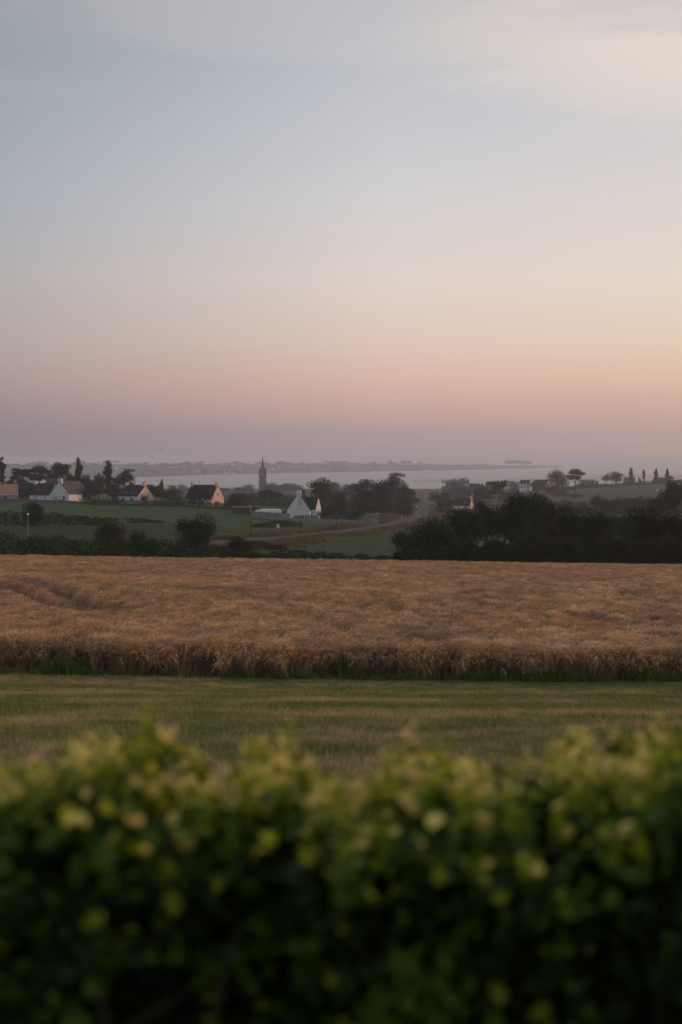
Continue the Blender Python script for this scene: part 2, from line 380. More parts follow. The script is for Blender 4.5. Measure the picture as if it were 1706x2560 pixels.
BANK = smooth_path([at(-300, 325)[:2], at(0, 330)[:2], at(100, 338)[:2], at(200, 345)[:2], at(300, 352)[:2], at(395, 372)[:2]], 8)
def field_colour(x, y):
    px = CX + F * x / y
    up = np.array([0.042, 0.084, 0.026]); low = np.array([0.015, 0.040, 0.010]); dry = np.array([0.125, 0.090, 0.048]); hill = np.array([0.066, 0.084, 0.040])
    mead = np.array([0.046, 0.070, 0.024]); scrub = np.array([0.03, 0.035, 0.018])
    n = fbm(x / 22, y / 14, 8)[:, None]; n2 = fbm(x / 5, y / 5, 31)[:, None]
    by = np.interp(x, BANK[:, 0], BANK[:, 1])
    lower = np.clip((by - y) / 6, 0, 1)[:, None] * np.clip((650 - px) / 150, 0, 1)[:, None]
    c = up * (1 - lower) + low * lower
    k = np.clip((px - 640) / 120, 0, 1)[:, None] * np.clip((420 - y) / 60, 0, 1)[:, None]; c = c * (1 - k) + mead * k
    k = np.clip((y - 700) / 150, 0, 1)[:, None]; c = c * (1 - k) + hill * k
    k = np.clip((px - 1100) / 150, 0, 1)[:, None] * np.clip((700 - y) / 150, 0, 1)[:, None]; c = c * (1 - k) + hill * 0.8 * k
    k = np.clip((y - 1500) / 150, 0, 1)[:, None]; c = c * (1 - k) + scrub * 1.6 * k
    k = np.clip((n - 0.42) * 3, 0, 1) * 0.35; c = c * (1 - k) + dry * 0.6 * k
    dd = dist_path(x, y, ROAD)[:, None]
    w = 6 + 6 * n2 + np.clip((y - 330) / 40, 0, 1)[:, None] * -3
    k = np.clip((w - dd) / 3, 0, 1) * np.clip((dd - 1) / 1, 0, 1) * np.clip(0.35 + (n2 - 0.38) * 2.4, 0, 1)
    c = c * (1 - k) + dry * k
    # the dry bank inside the bend
    bx, by2 = hit(1010, 1288, 400)[:2]
    k = np.clip(1.4 - np.hypot((x - bx) / 13, (y - by2) / 40), 0, 1)[:, None] * 0.8; c = c * (1 - k) + dry * k
    n4 = fbm(x / 13, y / 4.5, 57, 4)[:, None]
    return c * (0.8 + 0.4 * n2) * (0.55 + 0.9 * n4) + np.array([0.03, 0.018, 0.0]) * np.clip(n4 - 0.52, 0, 1)
m_field = material('pasture_grass', (0.05, 0.08, 0.03), 0.95, 0.05, attr_name='tint', noise=(0.35, 0.75, (0.030, 0.048, 0.016), (0.8, 2.0, 1)), bump=(0.8, 0.9, 0.5))
sheet('pasture', np.concatenate([np.linspace(153, 620, 260), np.geomspace(620, 2600, 90)[1:]]), m_field, field_colour, kind='structure')

def ribbon(name, P, w, mat, lift, **props):
    P = np.asarray(P); t = np.gradient(P, axis=0); t /= np.linalg.norm(t, axis=1)[:, None]; nrm = np.stack([-t[:, 1], t[:, 0]], 1)
    V = []; cols = 5
    for k in range(cols):
        o = (k / (cols - 1) - 0.5) * w; q = P + nrm * o
        V.append(np.stack([q[:, 0], q[:, 1], G(q[:, 0], q[:, 1]) + lift + 0.06 * (1 - abs(2 * k / (cols - 1) - 1))], 1))
    n = len(P); V = np.concatenate(V); F_ = []
    for k in range(cols - 1):
        i = np.arange(n - 1); F_.append(np.stack([k * n + i, (k + 1) * n + i, (k + 1) * n + i + 1, k * n + i + 1], 1))
    return obj(name, mesh(name, V, np.concatenate(F_), [mat], smooth=True), **props)
ribbon('road', ROAD, 6.3, MAT['asphalt'], 0.16, kind='structure')
ribbon('access_lane', LANE, 3.2, MAT['concrete'], 0.12, kind='structure')

# ------------------------------------------------------------------ bay: sea, tidal flats, far shore
m_water = material('sea_water', (0.05, 0.06, 0.07), 0.30, 0.7, bump=(0.02, 0.9, 3.0))
me = mesh('sea', [(-90000, -70000, SEA), (90000, -70000, SEA), (90000, 90000, SEA), (-90000, 90000, SEA)], np.array([[0, 1, 2, 3]]), [m_water])
obj('sea', me, kind='structure')
H0 = EYE - SEA
def dq(q): return H0 * F / (q - HY)                      # distance at which the sea shows in row q
qs = np.concatenate([np.linspace(1234, 1160, 150)]); pxs = np.linspace(-900, 2700, 260)
Q, PX = np.meshgrid(qs, pxs, indexing='ij'); D = dq(Q); XX = (PX - CX) / F * D
base = 0.55 + (fbm(PX / 160, Q / 4.0, 3) - 0.5) * 1.3
def chan(q0, x0, x1, hq, depth=2.2, slope=0.0):
    e_ = np.clip((PX - x0) / 60, 0, 1) * np.clip((x1 - PX) / 60, 0, 1)
    wob = (fbm(PX / 70, q0 * 1.7 + PX * 0, 77) - 0.5) * 3.0
    return -depth * e_ * np.exp(-((Q - q0 - slope * (PX - x0) - wob) / hq) ** 2)
h = base + chan(1203, 380, 640, 1.6) + chan(1204, 720, 980, 1.8) + chan(1211, 820, 1010, 1.5, 1.6) + chan(1192, 900, 1300, 1.0, 1.8) + chan(1224, 1000, 1220, 2.6, 2.8) \
    + chan(1214, 960, 1260, 1.4, 1.4) + chan(1174, 1200, 1900, 2.0, 2.6) + chan(1193, -200, 300, 1.2, 1.2)
sea_open = np.clip((PX - 1330 - (Q - 1165) * 6) / 90, 0, 1) * np.clip((1187 - Q) / 2, 0, 1)
h = h * (1 - sea_open) - 2.0 * sea_open
h = h - 3 * np.clip((1172 - Q) / 3, 0, 1)
marsh = np.clip((PX - 980) / 80, 0, 1) * np.clip(1 - np.abs(Q - 1202) / 9, 0, 1) + np.clip((PX - 1400) / 100, 0, 1) * np.clip((Q - 1186) / 2, 0, 1) + np.clip((Q - 1226) / 4, 0, 1)
marsh = np.clip(marsh, 0, 1) * np.clip(fbm(PX / 60, Q / 2.5, 41) * 2 - 0.3, 0.3, 1)
nq, npx = Q.shape
V = np.stack([XX.ravel(), D.ravel(), (SEA + h * 1.0).ravel()], 1)
i = (np.arange(nq - 1)[:, None] * npx + np.arange(npx - 1)[None, :]).ravel()
m_flat = material('wet_sand', (0.25, 0.23, 0.22), 0.45, 0.4, attr_name='tint')
me = mesh('tidal_flat', V, np.stack([i, i + 1, i + npx + 1, i + npx], 1), [m_flat], smooth=True)
mc = marsh.ravel()[:, None]
attr(me, 'tint', np.array([0.30, 0.275, 0.265]) * (1 - mc) + np.array([0.085, 0.085, 0.075]) * mc)
obj('tidal_flat', me, kind='structure')

# far shore: distance of its waterline and height of its ridge along the bearings
SH_PX = np.array([-1500, 0, 400, 640, 1000, 1200, 1330, 1440], float)
SH_Q = np.array([1199, 1197, 1192, 1185, 1178.5, 1174.5, 1171, 1167])
RG_PY = np.array([1164, 1163.5, 1162.5, 1161, 1160.5, 1163, 1164.5, 1166.5])
pc = np.concatenate([np.linspace(-1500, 0, 20)[:-1], np.linspace(0, 1452, 180)])
tt = np.linspace(0, 1, 26)
def farland(px, t):
    q = np.interp(px, SH_PX, SH_Q) + (fbm(px / 40, px * 0, 61) - 0.5) * 2.0
    Ds = dq(q); dr_ = 1300 * np.clip((1500 - px) / 500, 0.15, 1) + 0 * px; d = Ds + dr_ * 1.6 * t
    top = EYE - (np.interp(px, SH_PX, RG_PY) - HY) / F * (Ds + dr_) - SEA
    s = np.clip(t / 0.62, 0, 1); prof = s * s * (3 - 2 * s) * np.clip((1.0 - t) / 0.25, 0, 1)
    hgt = np.maximum(top, 1.0) * prof * (0.85 + 0.3 * fbm(px / 50, t * 5, 71)) + np.where(t <= 0, -2.0, 1.2 * np.clip(t * 20, 0, 1)) - 6 * (t > 0.98)
    x = (px - CX) / F * d
    return x, d, SEA + hgt
PXX, TT = np.meshgrid(pc, tt, indexing='ij'); fx, fy, fz = farland(PXX.ravel(), TT.ravel())
n2_ = len(tt); i = (np.arange(len(pc) - 1)[:, None] * n2_ + np.arange(n2_ - 1)[None, :]).ravel()
m_far = material('far_fields', (0.060, 0.066, 0.045), 0.95, 0.05, noise=(0.006, 0.9, (0.10, 0.09, 0.06), (1, 1, 1)))
obj('far_shore', mesh('far_shore', np.stack([fx, fy, fz], 1), np.stack([i, i + n2_, i + n2_ + 1, i + 1], 1), [m_far], smooth=True), kind='structure')

# ------------------------------------------------------------------ foliage building blocks
def rand_dirs(n):
    v = rng.normal(size=(n, 3)); return v / np.linalg.norm(v, axis=1)[:, None]
def cards(P, Nn, size, aspect=0.62):
    """one four-cornered leaf per point"""
    n = len(P); size = np.broadcast_to(size, (n,))[:, None]
    a = np.cross(Nn, rand_dirs(n)); a /= np.linalg.norm(a, axis=1)[:, None] + 1e-9; b = np.cross(Nn, a)
    V = np.stack([P - a * size * 0.5, P - b * size * 0.5 * aspect, P + a * size * 0.5, P + b * size * 0.5 * aspect], 1).reshape(-1, 3)
    return V, np.arange(4 * n).reshape(n, 4)
def lobes_points(lobes, n, jit=0.25, noise=0.35):
    lobes = np.array(lobes, float); vol = (lobes[:, 3] * lobes[:, 4]) ** 1.0; pr = vol / vol.sum()
    k = rng.choice(len(lobes), n, p=pr); d = rand_dirs(n); L = lobes[k]
    r = 1 - np.abs(rng.normal(size=n)) * jit
    bump = 1 + noise * (fbm(d[:, 0] * 2.6 + k * 3.1, d[:, 1] * 2.6 + d[:, 2] * 2.1, 9, 3) - 0.5) * 2
    P = L[:, :3] + d * L[:, 3:6] * (r * bump)[:, None]
    Nn = d + rand_dirs(n) * 0.7; Nn /= np.linalg.norm(Nn, axis=1)[:, None]
    return P, Nn
def crown(kind, n, leaf, mat, seed):
    global rng
    rng = np.random.default_rng(seed); rs = random.Random(seed)
    lobes = []
    if kind == 'round':       # broadleaf, crown from 0.22 up
        for k in range(15):
            a = rs.uniform(0, 6.28); rr = rs.uniform(0.05, 0.30); z = rs.uniform(0.40, 0.84); s = rs.uniform(0.11, 0.20) * (1.15 - abs(z - 0.58))
            lobes.append((rr * math.cos(a), rr * math.sin(a), z, s, s, s * 0.85))
        lobes.append((0, 0, 0.60, 0.24, 0.24, 0.22))
    elif kind == 'bush':      # foliage to the ground
        for k in range(15):
            a = rs.uniform(0, 6.28); z = rs.uniform(0.12, 0.78); rr = rs.uniform(0.05, 0.32) * (1.1 - 0.5 * z); s = rs.uniform(0.14, 0.24)
            lobes.append((rr * math.cos(a), rr * math.sin(a), z, s, s, s))
        lobes.append((0, 0, 0.4, 0.36, 0.36, 0.40))
    elif kind == 'pine':      # flat plates
        for k in range(12):
            a = rs.uniform(0, 6.28); z = rs.uniform(0.52, 0.93); rr = rs.uniform(0.1, 0.40) * (1.25 - 0.6 * z); s = rs.uniform(0.12, 0.22)
            lobes.append((rr * math.cos(a), rr * math.sin(a), z, s, s, s * 0.38))
        lobes.append((0, 0, 0.82, 0.28, 0.28, 0.13))
    elif kind == 'cypress':   # dark ragged, irregular wind-bent top
        for k in range(20):
            z = rs.uniform(0.1, 0.92); a = rs.uniform(0, 6.28); rr = rs.uniform(0.05, 0.34) * (1.15 - 0.7 * z); s = rs.uniform(0.09, 0.15)
            lobes.append((rr * math.cos(a) + 0.10 * z, rr * math.sin(a), z, s * 1.25, s, s * 0.55))
        lobes.append((0.02, 0, 0.40, 0.30, 0.28, 0.34)); lobes.append((0.07, 0, 0.74, 0.17, 0.16, 0.15)); lobes.append((-0.12, 0, 0.62, 0.15, 0.15, 0.14)); lobes.append((0.2, 0, 0.6, 0.15, 0.15, 0.12))
    elif kind == 'poplar':
        z = 0.24
        while z < 0.97:
            s = rs.uniform(0.45, 0.9) * (0.46 if 0.42 < z < 0.82 else 0.26)
            lobes.append((rs.uniform(-0.14, 0.14), rs.uniform(-0.14, 0.14), z, s, s, 0.035 + rs.uniform(0, 0.03))); z += 0.026
    P, Nn = lobes_points(lobes, n)
    P[:, 2] = np.clip(P[:, 2], 0.01, None)
    # scale so that it spans one unit each way
    lo = np.percentile(P, 1, axis=0); hi = np.percentile(P, 99.2, axis=0)
    P[:, 0] = (P[:, 0] - (lo[0] + hi[0]) / 2) / (hi[0] - lo[0]); P[:, 1] = (P[:, 1] - (lo[1] + hi[1]) / 2) / (hi[1] - lo[1])
    P[:, 2] = P[:, 2] / hi[2]
    sz = leaf * rng.uniform(0.6, 1.3, n)
    V, Fq = cards(P, Nn, sz)
    return mesh('crown', V, Fq, [mat])
def trunk(kind, seed):
    rs = random.Random(seed); m = MB()
    top = {'round': 0.62, 'pine': 0.85, 'cypress': 0.8, 'poplar': 0.95, 'bush': 0.5}[kind]
    r0 = {'round': 0.035, 'pine': 0.032, 'cypress': 0.04, 'poplar': 0.05, 'bush': 0.02}[kind]
    bend = [(rs.uniform(-.02, .02) * k, rs.uniform(-.02, .02) * k) for k in range(5)]
    pts = [(bend[k][0], bend[k][1], top * k / 4 - (0.03 if k == 0 else 0)) for k in range(5)]
    m.tube(pts, [r0 * (1.25 - 0.24 * k) for k in range(5)], 6)
    for k in range(7 if kind != 'poplar' else 4):
        z = rs.uniform(0.3, 0.85) * top; a = rs.uniform(0, 6.28); L = rs.uniform(0.18, 0.34) * (0.5 if kind == 'poplar' else 1)
        z0 = z; p0 = (0, 0, z0); p1 = (L * .5 * math.cos(a), L * .5 * math.sin(a), z0 + 0.08); p2 = (L * math.cos(a), L * math.sin(a), z0 + 0.17)
        m.tube([p0, p1, p2], [r0 * .45, r0 * .3, r0 * .12], 4)
    me = bpy.data.meshes.new('trunk'); me.from_pydata(m.V, [], m.F); me.materials.append(MAT['bark']); me.update(); return me
CR = {}
def get_crown(kind, mat, var, n, leaf):
    k = (kind, mat, var, n)
    if k not in CR: CR[k] = crown(kind, n, leaf, MAT[mat], hash((kind, mat)) % 1000 * 0 + sum(map(ord, kind + mat)) * 7 + var)
    return CR[k]
TR = {}
def get_trunk(kind, var):
    if (kind, var) not in TR: TR[(kind, var)] = trunk(kind, sum(map(ord, kind)) + var)
    return TR[(kind, var)]
TREES = {'broadleaf_tree': 'tree', 'pine_tree': 'pine tree', 'cypress_tree': 'cypress tree', 'poplar_tree': 'poplar tree', 'bush': 'bush'}
tcount = [0]
def tree(name, kind, px, top, wpx, d, label, mat='leaf_mid', big=False, group=None, sink=0.0, dense=None):
    """px column of the trunk, row of the top, width in pixels, distance"""
    x, y, z = at(px, d); z -= sink
    h = EYE - (top - HY) / F * d - z; w = wpx / F * d
    h = max(h, 0.6)
    tcount[0] += 1; v = tcount[0] % 3
    n, leaf = ((6500, 0.040) if big else (2600, 0.062))
    if dense: n, leaf = dense
    t = obj(name, None, loc=(x, y, z), rot=(0, 0, random.uniform(-0.5, 0.5) + (0 if tcount[0] % 2 else 3.0)), label=label, category=TREES[name], group=group)
    obj('trunk', get_trunk(kind, v), t, scale=((w + h) / 2 if kind != 'poplar' else w * 1.0, (w + h) / 2 if kind != 'poplar' else w * 1.0, h))
    obj('crown', get_crown(kind, mat, v, n, leaf), t, scale=(w, w, h))
    return t

def hedge_run(name, P, hs, thick, label, cat='hedge', mat='leaf_dark', leaf=0.28, per_m2=26, group=None, rough=0.35, base=0.0):
    """P: world x,y path; hs: heights along it; leaves over the whole profile, uneven top"""
    P = np.asarray(P, float); seg = np.hypot(*np.diff(P, axis=0).T); L = seg.sum(); cum = np.concatenate([[0], np.cumsum(seg)])
    hs = np.interp(cum, np.linspace(0, L, len(hs)), hs)
    n = int(L * (np.mean(hs) * 2 + thick) * per_m2)
    s = rng.uniform(0, L, n); x = np.interp(s, cum, P[:, 0]); y = np.interp(s, cum, P[:, 1]); hh = np.interp(s, cum, hs)
    tx = np.interp(s, cum[:-1], np.diff(P[:, 0]) / seg); ty = np.interp(s, cum[:-1], np.diff(P[:, 1]) / seg)
    hh = hh * (1 + rough * (fbm(s / 1.4, s * 0, 3, 4) - 0.5) * 2)
    th = rng.uniform(0, math.pi, n); r = 1 - np.abs(rng.normal(size=n)) * 0.22
    bul = 1 + 0.5 * (fbm(s / 0.9, th * 1.5, 14, 3) - 0.5)
    off = np.sign(np.cos(th)) * np.abs(np.cos(th)) ** 0.55 * thick / 2 * r * bul; zz = np.abs(np.sin(th)) ** 0.6 * hh * (r ** 0.5) * (0.93 + 0.07 * bul)
    fill = rng.uniform(size=n) < 0.3; off[fill] *= rng.uniform(0, 1, fill.sum()); zz[fill] *= rng.uniform(0.1, 1, fill.sum())
    gx = x - ty * off; gy = y + tx * off; zb = G(gx, gy) + base
    Pn = np.stack([gx, gy, zb + zz], 1)
    Nn = np.stack([-ty * np.cos(th), tx * np.cos(th), np.sin(th)], 1) + rand_dirs(n) * 0.7; Nn /= np.linalg.norm(Nn, axis=1)[:, None]
    o0 = np.array([P[len(P) // 2][0], P[len(P) // 2][1], g(*P[len(P) // 2])])
    V, Fq = cards(Pn - o0, Nn, leaf * rng.uniform(0.6, 1.4, n))
    return obj(name, mesh(name, V, Fq, [MAT[mat]]), loc=tuple(o0), label=label, category=cat, group=group)
def pth(*pd, n=10): return smooth_path([at(p, d)[:2] for p, d in pd], n)

# ------------------------------------------------------------------ buildings
def block(root, ox, oy, rz, L, w, eave, ridge, wall='wall', roof='slate', chim=(), wins=(), sky=(), doors=(), down=2.0, over=0.22):
    """one gabled volume: ridge along local x, built into root's frame"""
    c, s = math.cos(rz), math.sin(rz)
    def X(v): return [(ox + c * p[0] - s * p[1], oy + s * p[0] + c * p[1], p[2]) for p in v]
    def put(mb, name, mat, parent, **kw):
        mb.V = X(mb.V); return mb.build(name, mat, parent, **kw)
    a, b = L / 2, w / 2
    m = MB(); m.add([(x, y, z) for x in (-a, a) for y, z in ((-b, -down), (b, -down), (b, eave), (0, ridge), (-b, eave))],
                    [(0, 4, 3, 2, 1), (5, 6, 7, 8, 9), (0, 1, 6, 5), (1, 2, 7, 6), (4, 0, 5, 9), (2, 3, 8, 7), (3, 4, 9, 8)])
    wall_o = put(m, 'wall', MAT[wall], root)
    sl = (ridge - eave) / b; ob = b + over; ez = eave - sl * over; t = 0.16
    r = MB()
    for sg in (-1, 1):
        r.add([(-a - .06, sg * ob, ez + .03), (a + .06, sg * ob, ez + .03), (a + .06, 0, ridge + .03), (-a - .06, 0, ridge + .03),
               (-a - .06, sg * ob, ez + .03 + t), (a + .06, sg * ob, ez + .03 + t), (a + .06, 0, ridge + .03 + t), (-a - .06, 0, ridge + .03 + t)],
              [(0, 1, 2, 3), (7, 6, 5, 4), (0, 4, 5, 1), (1, 5, 6, 2), (3, 7, 4, 0)])
    ro = put(r, 'roof', MAT[roof], root)
    for ch in chim:
        cx, cw, top, cm = ch[:4]; m = MB()
        m.box(cx - .5, cx + .5, -cw / 2, cw / 2, ridge - 0.9, ridge + top); m.box(cx - .58, cx + .58, -cw / 2 - .08, cw / 2 + .08, ridge + top, ridge + top + .14)
        co = put(m, 'chimney', MAT[cm], ro)
        for q in (-cw / 4, cw / 4):
            m = MB(); m.tube([(cx, q, ridge + top + .14), (cx, q, ridge + top + .5)], .12, 6); put(m, 'chimney_pot', MAT['pink_tile'], ro)
    def face(f):
        return {'front': ((0, -b), (1, 0), (0, -1)), 'back': ((0, b), (-1, 0), (0, 1)), 'right': ((a, 0), (0, 1), (1, 0)), 'left': ((-a, 0), (0, -1), (-1, 0))}[f]
    def fbox(mb, f, u0, u1, z0, z1, n0, n1):
        o, U, Nn = face(f); v = []
        for z in (z0, z1):
            for n_ in (n0, n1):
                for u in (u0, u1): v.append((o[0] + U[0] * u + Nn[0] * n_, o[1] + U[1] * u + Nn[1] * n_, z))
        mb.add(v, [(0, 2, 3, 1), (4, 5, 7, 6), (0, 1, 5, 4), (2, 6, 7, 3), (0, 4, 6, 2), (1, 3, 7, 5)])
    for wd in wins:
        f, u, z, ww, hh = wd[:5]; pm = wd[5] if len(wd) > 5 else 'glass'
        m = MB(); k = 0.10
        fbox(m, f, u - ww/2 - k, u - ww/2, z - k, z + hh + k, -.05, .09); fbox(m, f, u + ww/2, u + ww/2 + k, z - k, z + hh + k, -.05, .09)
        fbox(m, f, u - ww/2, u + ww/2, z - k, z, -.05, .11); fbox(m, f, u - ww/2, u + ww/2, z + hh, z + hh + k, -.05, .09)
        if pm == 'glass': fbox(m, f, u - .04, u + .04, z, z + hh, -.05, .06)
        wo_ = put(m, 'window', MAT['frame'], root)
        m = MB(); fbox(m, f, u - ww/2, u + ww/2, z, z + hh, -.04, .035); put(m, 'pane' if pm != 'shutter' else 'shutter', MAT[pm], wo_)
    for f, u, ww, hh, dm in doors:
        m = MB(); fbox(m, f, u - ww/2, u + ww/2, -0.2, hh, -.04, .05); do = put(m, 'door', MAT[dm], root)
        m = MB(); fbox(m, f, u + ww/2 - .15, u + ww/2 - .08, 1.0, 1.15, .05, .09); put(m, 'handle', MAT['frame'], do)
    for f, u, tt_, ww, hh, gm in sky:
        sg = -1 if f == 'front' else 1; sl_len = math.hypot(b, ridge - eave); dy, dz = b / sl_len, (ridge - eave) / sl_len
        yc = sg * b * (1 - tt_); zc = eave + (ridge - eave) * tt_ + .03 + t * 1.0
        def sb(mb, w_, h_, n0, n1):
            v = []
            for n_ in (n0, n1):
                for q in (-h_ / 2, h_ / 2):
                    for p in (-w_ / 2, w_ / 2):
                        v.append((u + p, yc - sg * dy * q + sg * dz * n_, zc + dz * q + dy * n_))
            mb.add(v, [(0, 2, 3, 1), (4, 5, 7, 6), (0, 1, 5, 4), (2, 6, 7, 3), (0, 4, 6, 2), (1, 3, 7, 5)])
        m = MB(); sb(m, ww + .16, hh + .16, -.02, .07); so = put(m, 'skylight', MAT['slate'], ro)
        m = MB(); sb(m, ww, hh, .06, .11); put(m, 'glass', MAT[gm], ro)
    return wall_o
def house_root(name, label, px, d, rz, group=None, dz=0.0):
    x, y, z = at(px, d)
    return thing(name, label, 'house', (x, y, z + dz), rz, group)

# main white house at the left: gabled block facing the camera plus a lower wing
t = house_root('house', 'white house with steep gable facing the field, slate left wing and three bright skylights', 165, 585, R(-27))
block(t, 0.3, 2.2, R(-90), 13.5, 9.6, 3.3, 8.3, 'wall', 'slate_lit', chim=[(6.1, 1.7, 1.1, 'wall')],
      wins=[('right', 2.4, 1.2, 1.3, 1.1), ('right', 0.0, 1.9, .4, .5), ('back', 2.2, 1.0, 1.0, 1.2)], doors=[('right', -2.2, 1.9, 2.2, 'door')],
      sky=[('back', 4.6, .36, .8, 1.5, 'skyglass'), ('back', 1.6, .38, .8, 1.4, 'skyglass'), ('back', -1.6, .42, .7, 1.2, 'skyglass')])
block(t, -9.3, -1.6, 0, 10.4, 7.6, 2.9, 7.4, 'wall', 'slate', chim=[(-4.6, 1.2, .6, 'wall')],
      wins=[('front', -1.9, .8, 1.5, 1.5, 'shutter'), ('front', 2.9, .8, 1.2, 1.5, 'shutter')],
      sky=[('front', -2.0, .42, 1.1, 1.2, 'skyglass'), ('front', 2.2, .42, 1.1, 1.2, 'glass')])
# small porch and gate wall in front of the gable: parts of the same house
m = MB(); m.box(1.2, 4.9, -7.2, -7.0, -1.2, 1.15); m.build('garden_screen', MAT['stone_wall'], t)
# dark house peeping over it
t = house_root('house', 'brown-chimneyed house almost hidden behind the white house with three skylights', 142, 640, R(-20))
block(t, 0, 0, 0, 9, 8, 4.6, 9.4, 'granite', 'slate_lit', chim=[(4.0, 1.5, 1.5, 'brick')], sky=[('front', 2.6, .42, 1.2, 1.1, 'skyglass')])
# dark slate house behind the two bushes
t = house_root('house', 'long low dark-roofed house behind bushes with one sunlit end chimney', 62, 625, R(-24))
block(t, 0, 0, 0, 11.5, 8, 3.2, 7.2, 'brick', 'slate', chim=[(-5.2, 1.1, .7, 'concrete'), (5.2, 1.3, .9, 'wall_sunlit')], sky=[('front', x, .45, .5, 1.6, 'glass') for x in (-3.5, -1.8, 0, 1.8)])
# far left pink roof
t = house_root('house', 'pink tiled bungalow cut by the left edge with a white fascia', -2, 560, R(18))
block(t, 0, 0, 0, 14, 9, 3.2, 6.6, 'concrete', 'pink_tile', chim=[(0.6, 1.2, .8, 'pink_tile')], wins=[('front', 2, 1, 1.6, 1.2)])
m = MB(); m.box(-7.1, 7.1, -4.85, -4.75, 2.75, 3.0); m.build('fascia', MAT['white'], t)
# D
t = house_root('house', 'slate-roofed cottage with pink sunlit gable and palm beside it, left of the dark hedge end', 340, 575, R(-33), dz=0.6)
block(t, 0, 0, 0, 10.2, 9.3, 2.7, 6.9, 'wall', 'slate', chim=[(-4.6, 1.3, .8, 'wall_sunlit'), (4.6, 1.5, 1.1, 'wall_sunlit')],
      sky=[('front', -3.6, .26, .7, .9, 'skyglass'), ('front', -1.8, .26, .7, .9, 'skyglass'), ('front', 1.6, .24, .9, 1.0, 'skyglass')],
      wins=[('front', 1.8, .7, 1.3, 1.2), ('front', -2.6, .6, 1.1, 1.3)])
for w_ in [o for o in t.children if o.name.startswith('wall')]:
    w_.data.materials.append(MAT['wall_sunlit']); w_.data.polygons[1].material_index = 1  # right gable only: sunlight painted as a pinker wall
# E
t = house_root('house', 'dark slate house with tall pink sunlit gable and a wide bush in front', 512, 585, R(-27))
block(t, 0, 0, 0, 12.8, 9.4, 3.3, 8.6, 'wall', 'slate', chim=[(-5.9, 1.5, .9, 'wall_sunlit'), (5.9, 1.6, .9, 'wall_sunlit')],
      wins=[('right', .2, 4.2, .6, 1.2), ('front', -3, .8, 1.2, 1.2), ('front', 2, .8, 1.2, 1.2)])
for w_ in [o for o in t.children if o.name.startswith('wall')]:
    w_.data.materials.append(MAT['wall_sunlit']); w_.data.polygons[1].material_index = 1
m = MB(); m.box(-.1, .1, -3.0, 1.0, 0, 2.1); m.V = [(6.5 + x, y, z) for x, y, z in m.V]; m.build('red_shed_door', MAT['brick'], t)
m = MB(); m.tube([(-2.5, 0, 8.4), (-2.5, 0, 10.2)], .05, 5); m.box(-3.1, -1.9, -.03, .03, 9.9, 9.96); m.build('aerial', MAT['cable'], t)
# F
t = house_root('house', 'tall white gabled house with a slate side wing behind the grey garden wall', 752, 478, R(0))
block(t, 0, 2.5, R(-97), 10.5, 7.7, 2.9, 8.5, 'wall', 'slate', chim=[(4.7, 1.6, 0.9, 'wall'), (-4.6, 1.7, .9, 'brick')], wins=[('right', .5, 4.6, 1.0, 1.5, 'shutter')])
block(t, 3.7, 3.8, R(-14), 4.6, 7.0, 3.2, 7.0, 'wall', 'slate', wins=[('right', -.5, .6, .9, 1.6), ('right', 0, 4.0, .5, 1.2), ('front', .6, .7, .9, 1.3)])
# G
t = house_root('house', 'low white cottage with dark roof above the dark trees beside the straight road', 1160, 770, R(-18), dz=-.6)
block(t, 0, 0, 0, 8.6, 8, 2.7, 6.4, 'wall', 'slate', chim=[(3.9, 1.3, 1.0, 'wall_sunlit')], wins=[('front', -1.8, 1.0, .9, .9), ('front', 2.0, 1.0, .9, .9)])
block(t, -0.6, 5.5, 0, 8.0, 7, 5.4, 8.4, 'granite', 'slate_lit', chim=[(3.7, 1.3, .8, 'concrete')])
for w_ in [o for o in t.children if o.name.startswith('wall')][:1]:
    w_.data.materials.append(MAT['wall_sunlit']); w_.data.polygons[1].material_index = 1
# H, I
t = house_root('house', 'small white house with two chimneys left of the misty gable on the hill', 1314, 1285, R(-20), dz=4.0)
block(t, 0, 0, 0, 9.5, 7, 4.6, 7.6, 'wall', 'slate', chim=[(-4.2, 1.3, 1.2, 'wall'), (4.2, 1.3, .6, 'wall')], wins=[('front', x, z_, .9, 1.2) for x in (-2.8, 0, 2.8) for z_ in (.8, 3.0)], down=6)
t = house_root('house', 'misty white gable with dark side roof left of the round pine', 1356, 1275, R(-48), dz=1.6)
block(t, 0, 0, 0, 15, 9, 4.0, 9.4, 'wall', 'slate', wins=[('right', 0, 4.6, .9, 1.2)], down=4)
t = house_root('house', 'faint grey roof rising between the trees left of the flat-topped pine', 1232, 1300, R(15), dz=5)
block(t, 0, 0, 0, 12, 8, 3.2, 6.6, 'granite', 'slate', chim=[(5.4, 1.2, 1, 'granite')], down=6)
t = house_root('house', 'faint barn roof beside the big misty round tree right of the road', 1187, 1250, R(10), dz=5)
block(t, 0, 0, 0, 9, 7, 3.2, 6.0, 'granite', 'slate', wins=[('front', 1, 1, 1, 1)], down=6)
t = house_root('house', 'grey hilltop house with steep roof behind the first small poplar on the right', 1574, 1420, R(-20))
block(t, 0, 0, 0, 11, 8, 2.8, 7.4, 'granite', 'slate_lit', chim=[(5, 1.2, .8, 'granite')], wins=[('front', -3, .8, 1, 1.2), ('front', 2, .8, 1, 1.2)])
t = house_root('house', 'low faint farmhouse on the skyline between the second and third small poplars', 1655, 1500, R(12))
block(t, 0, 0, 0, 18, 8, 2.6, 5.6, 'granite', 'slate', chim=[(-8, 1.2, 1, 'granite')])

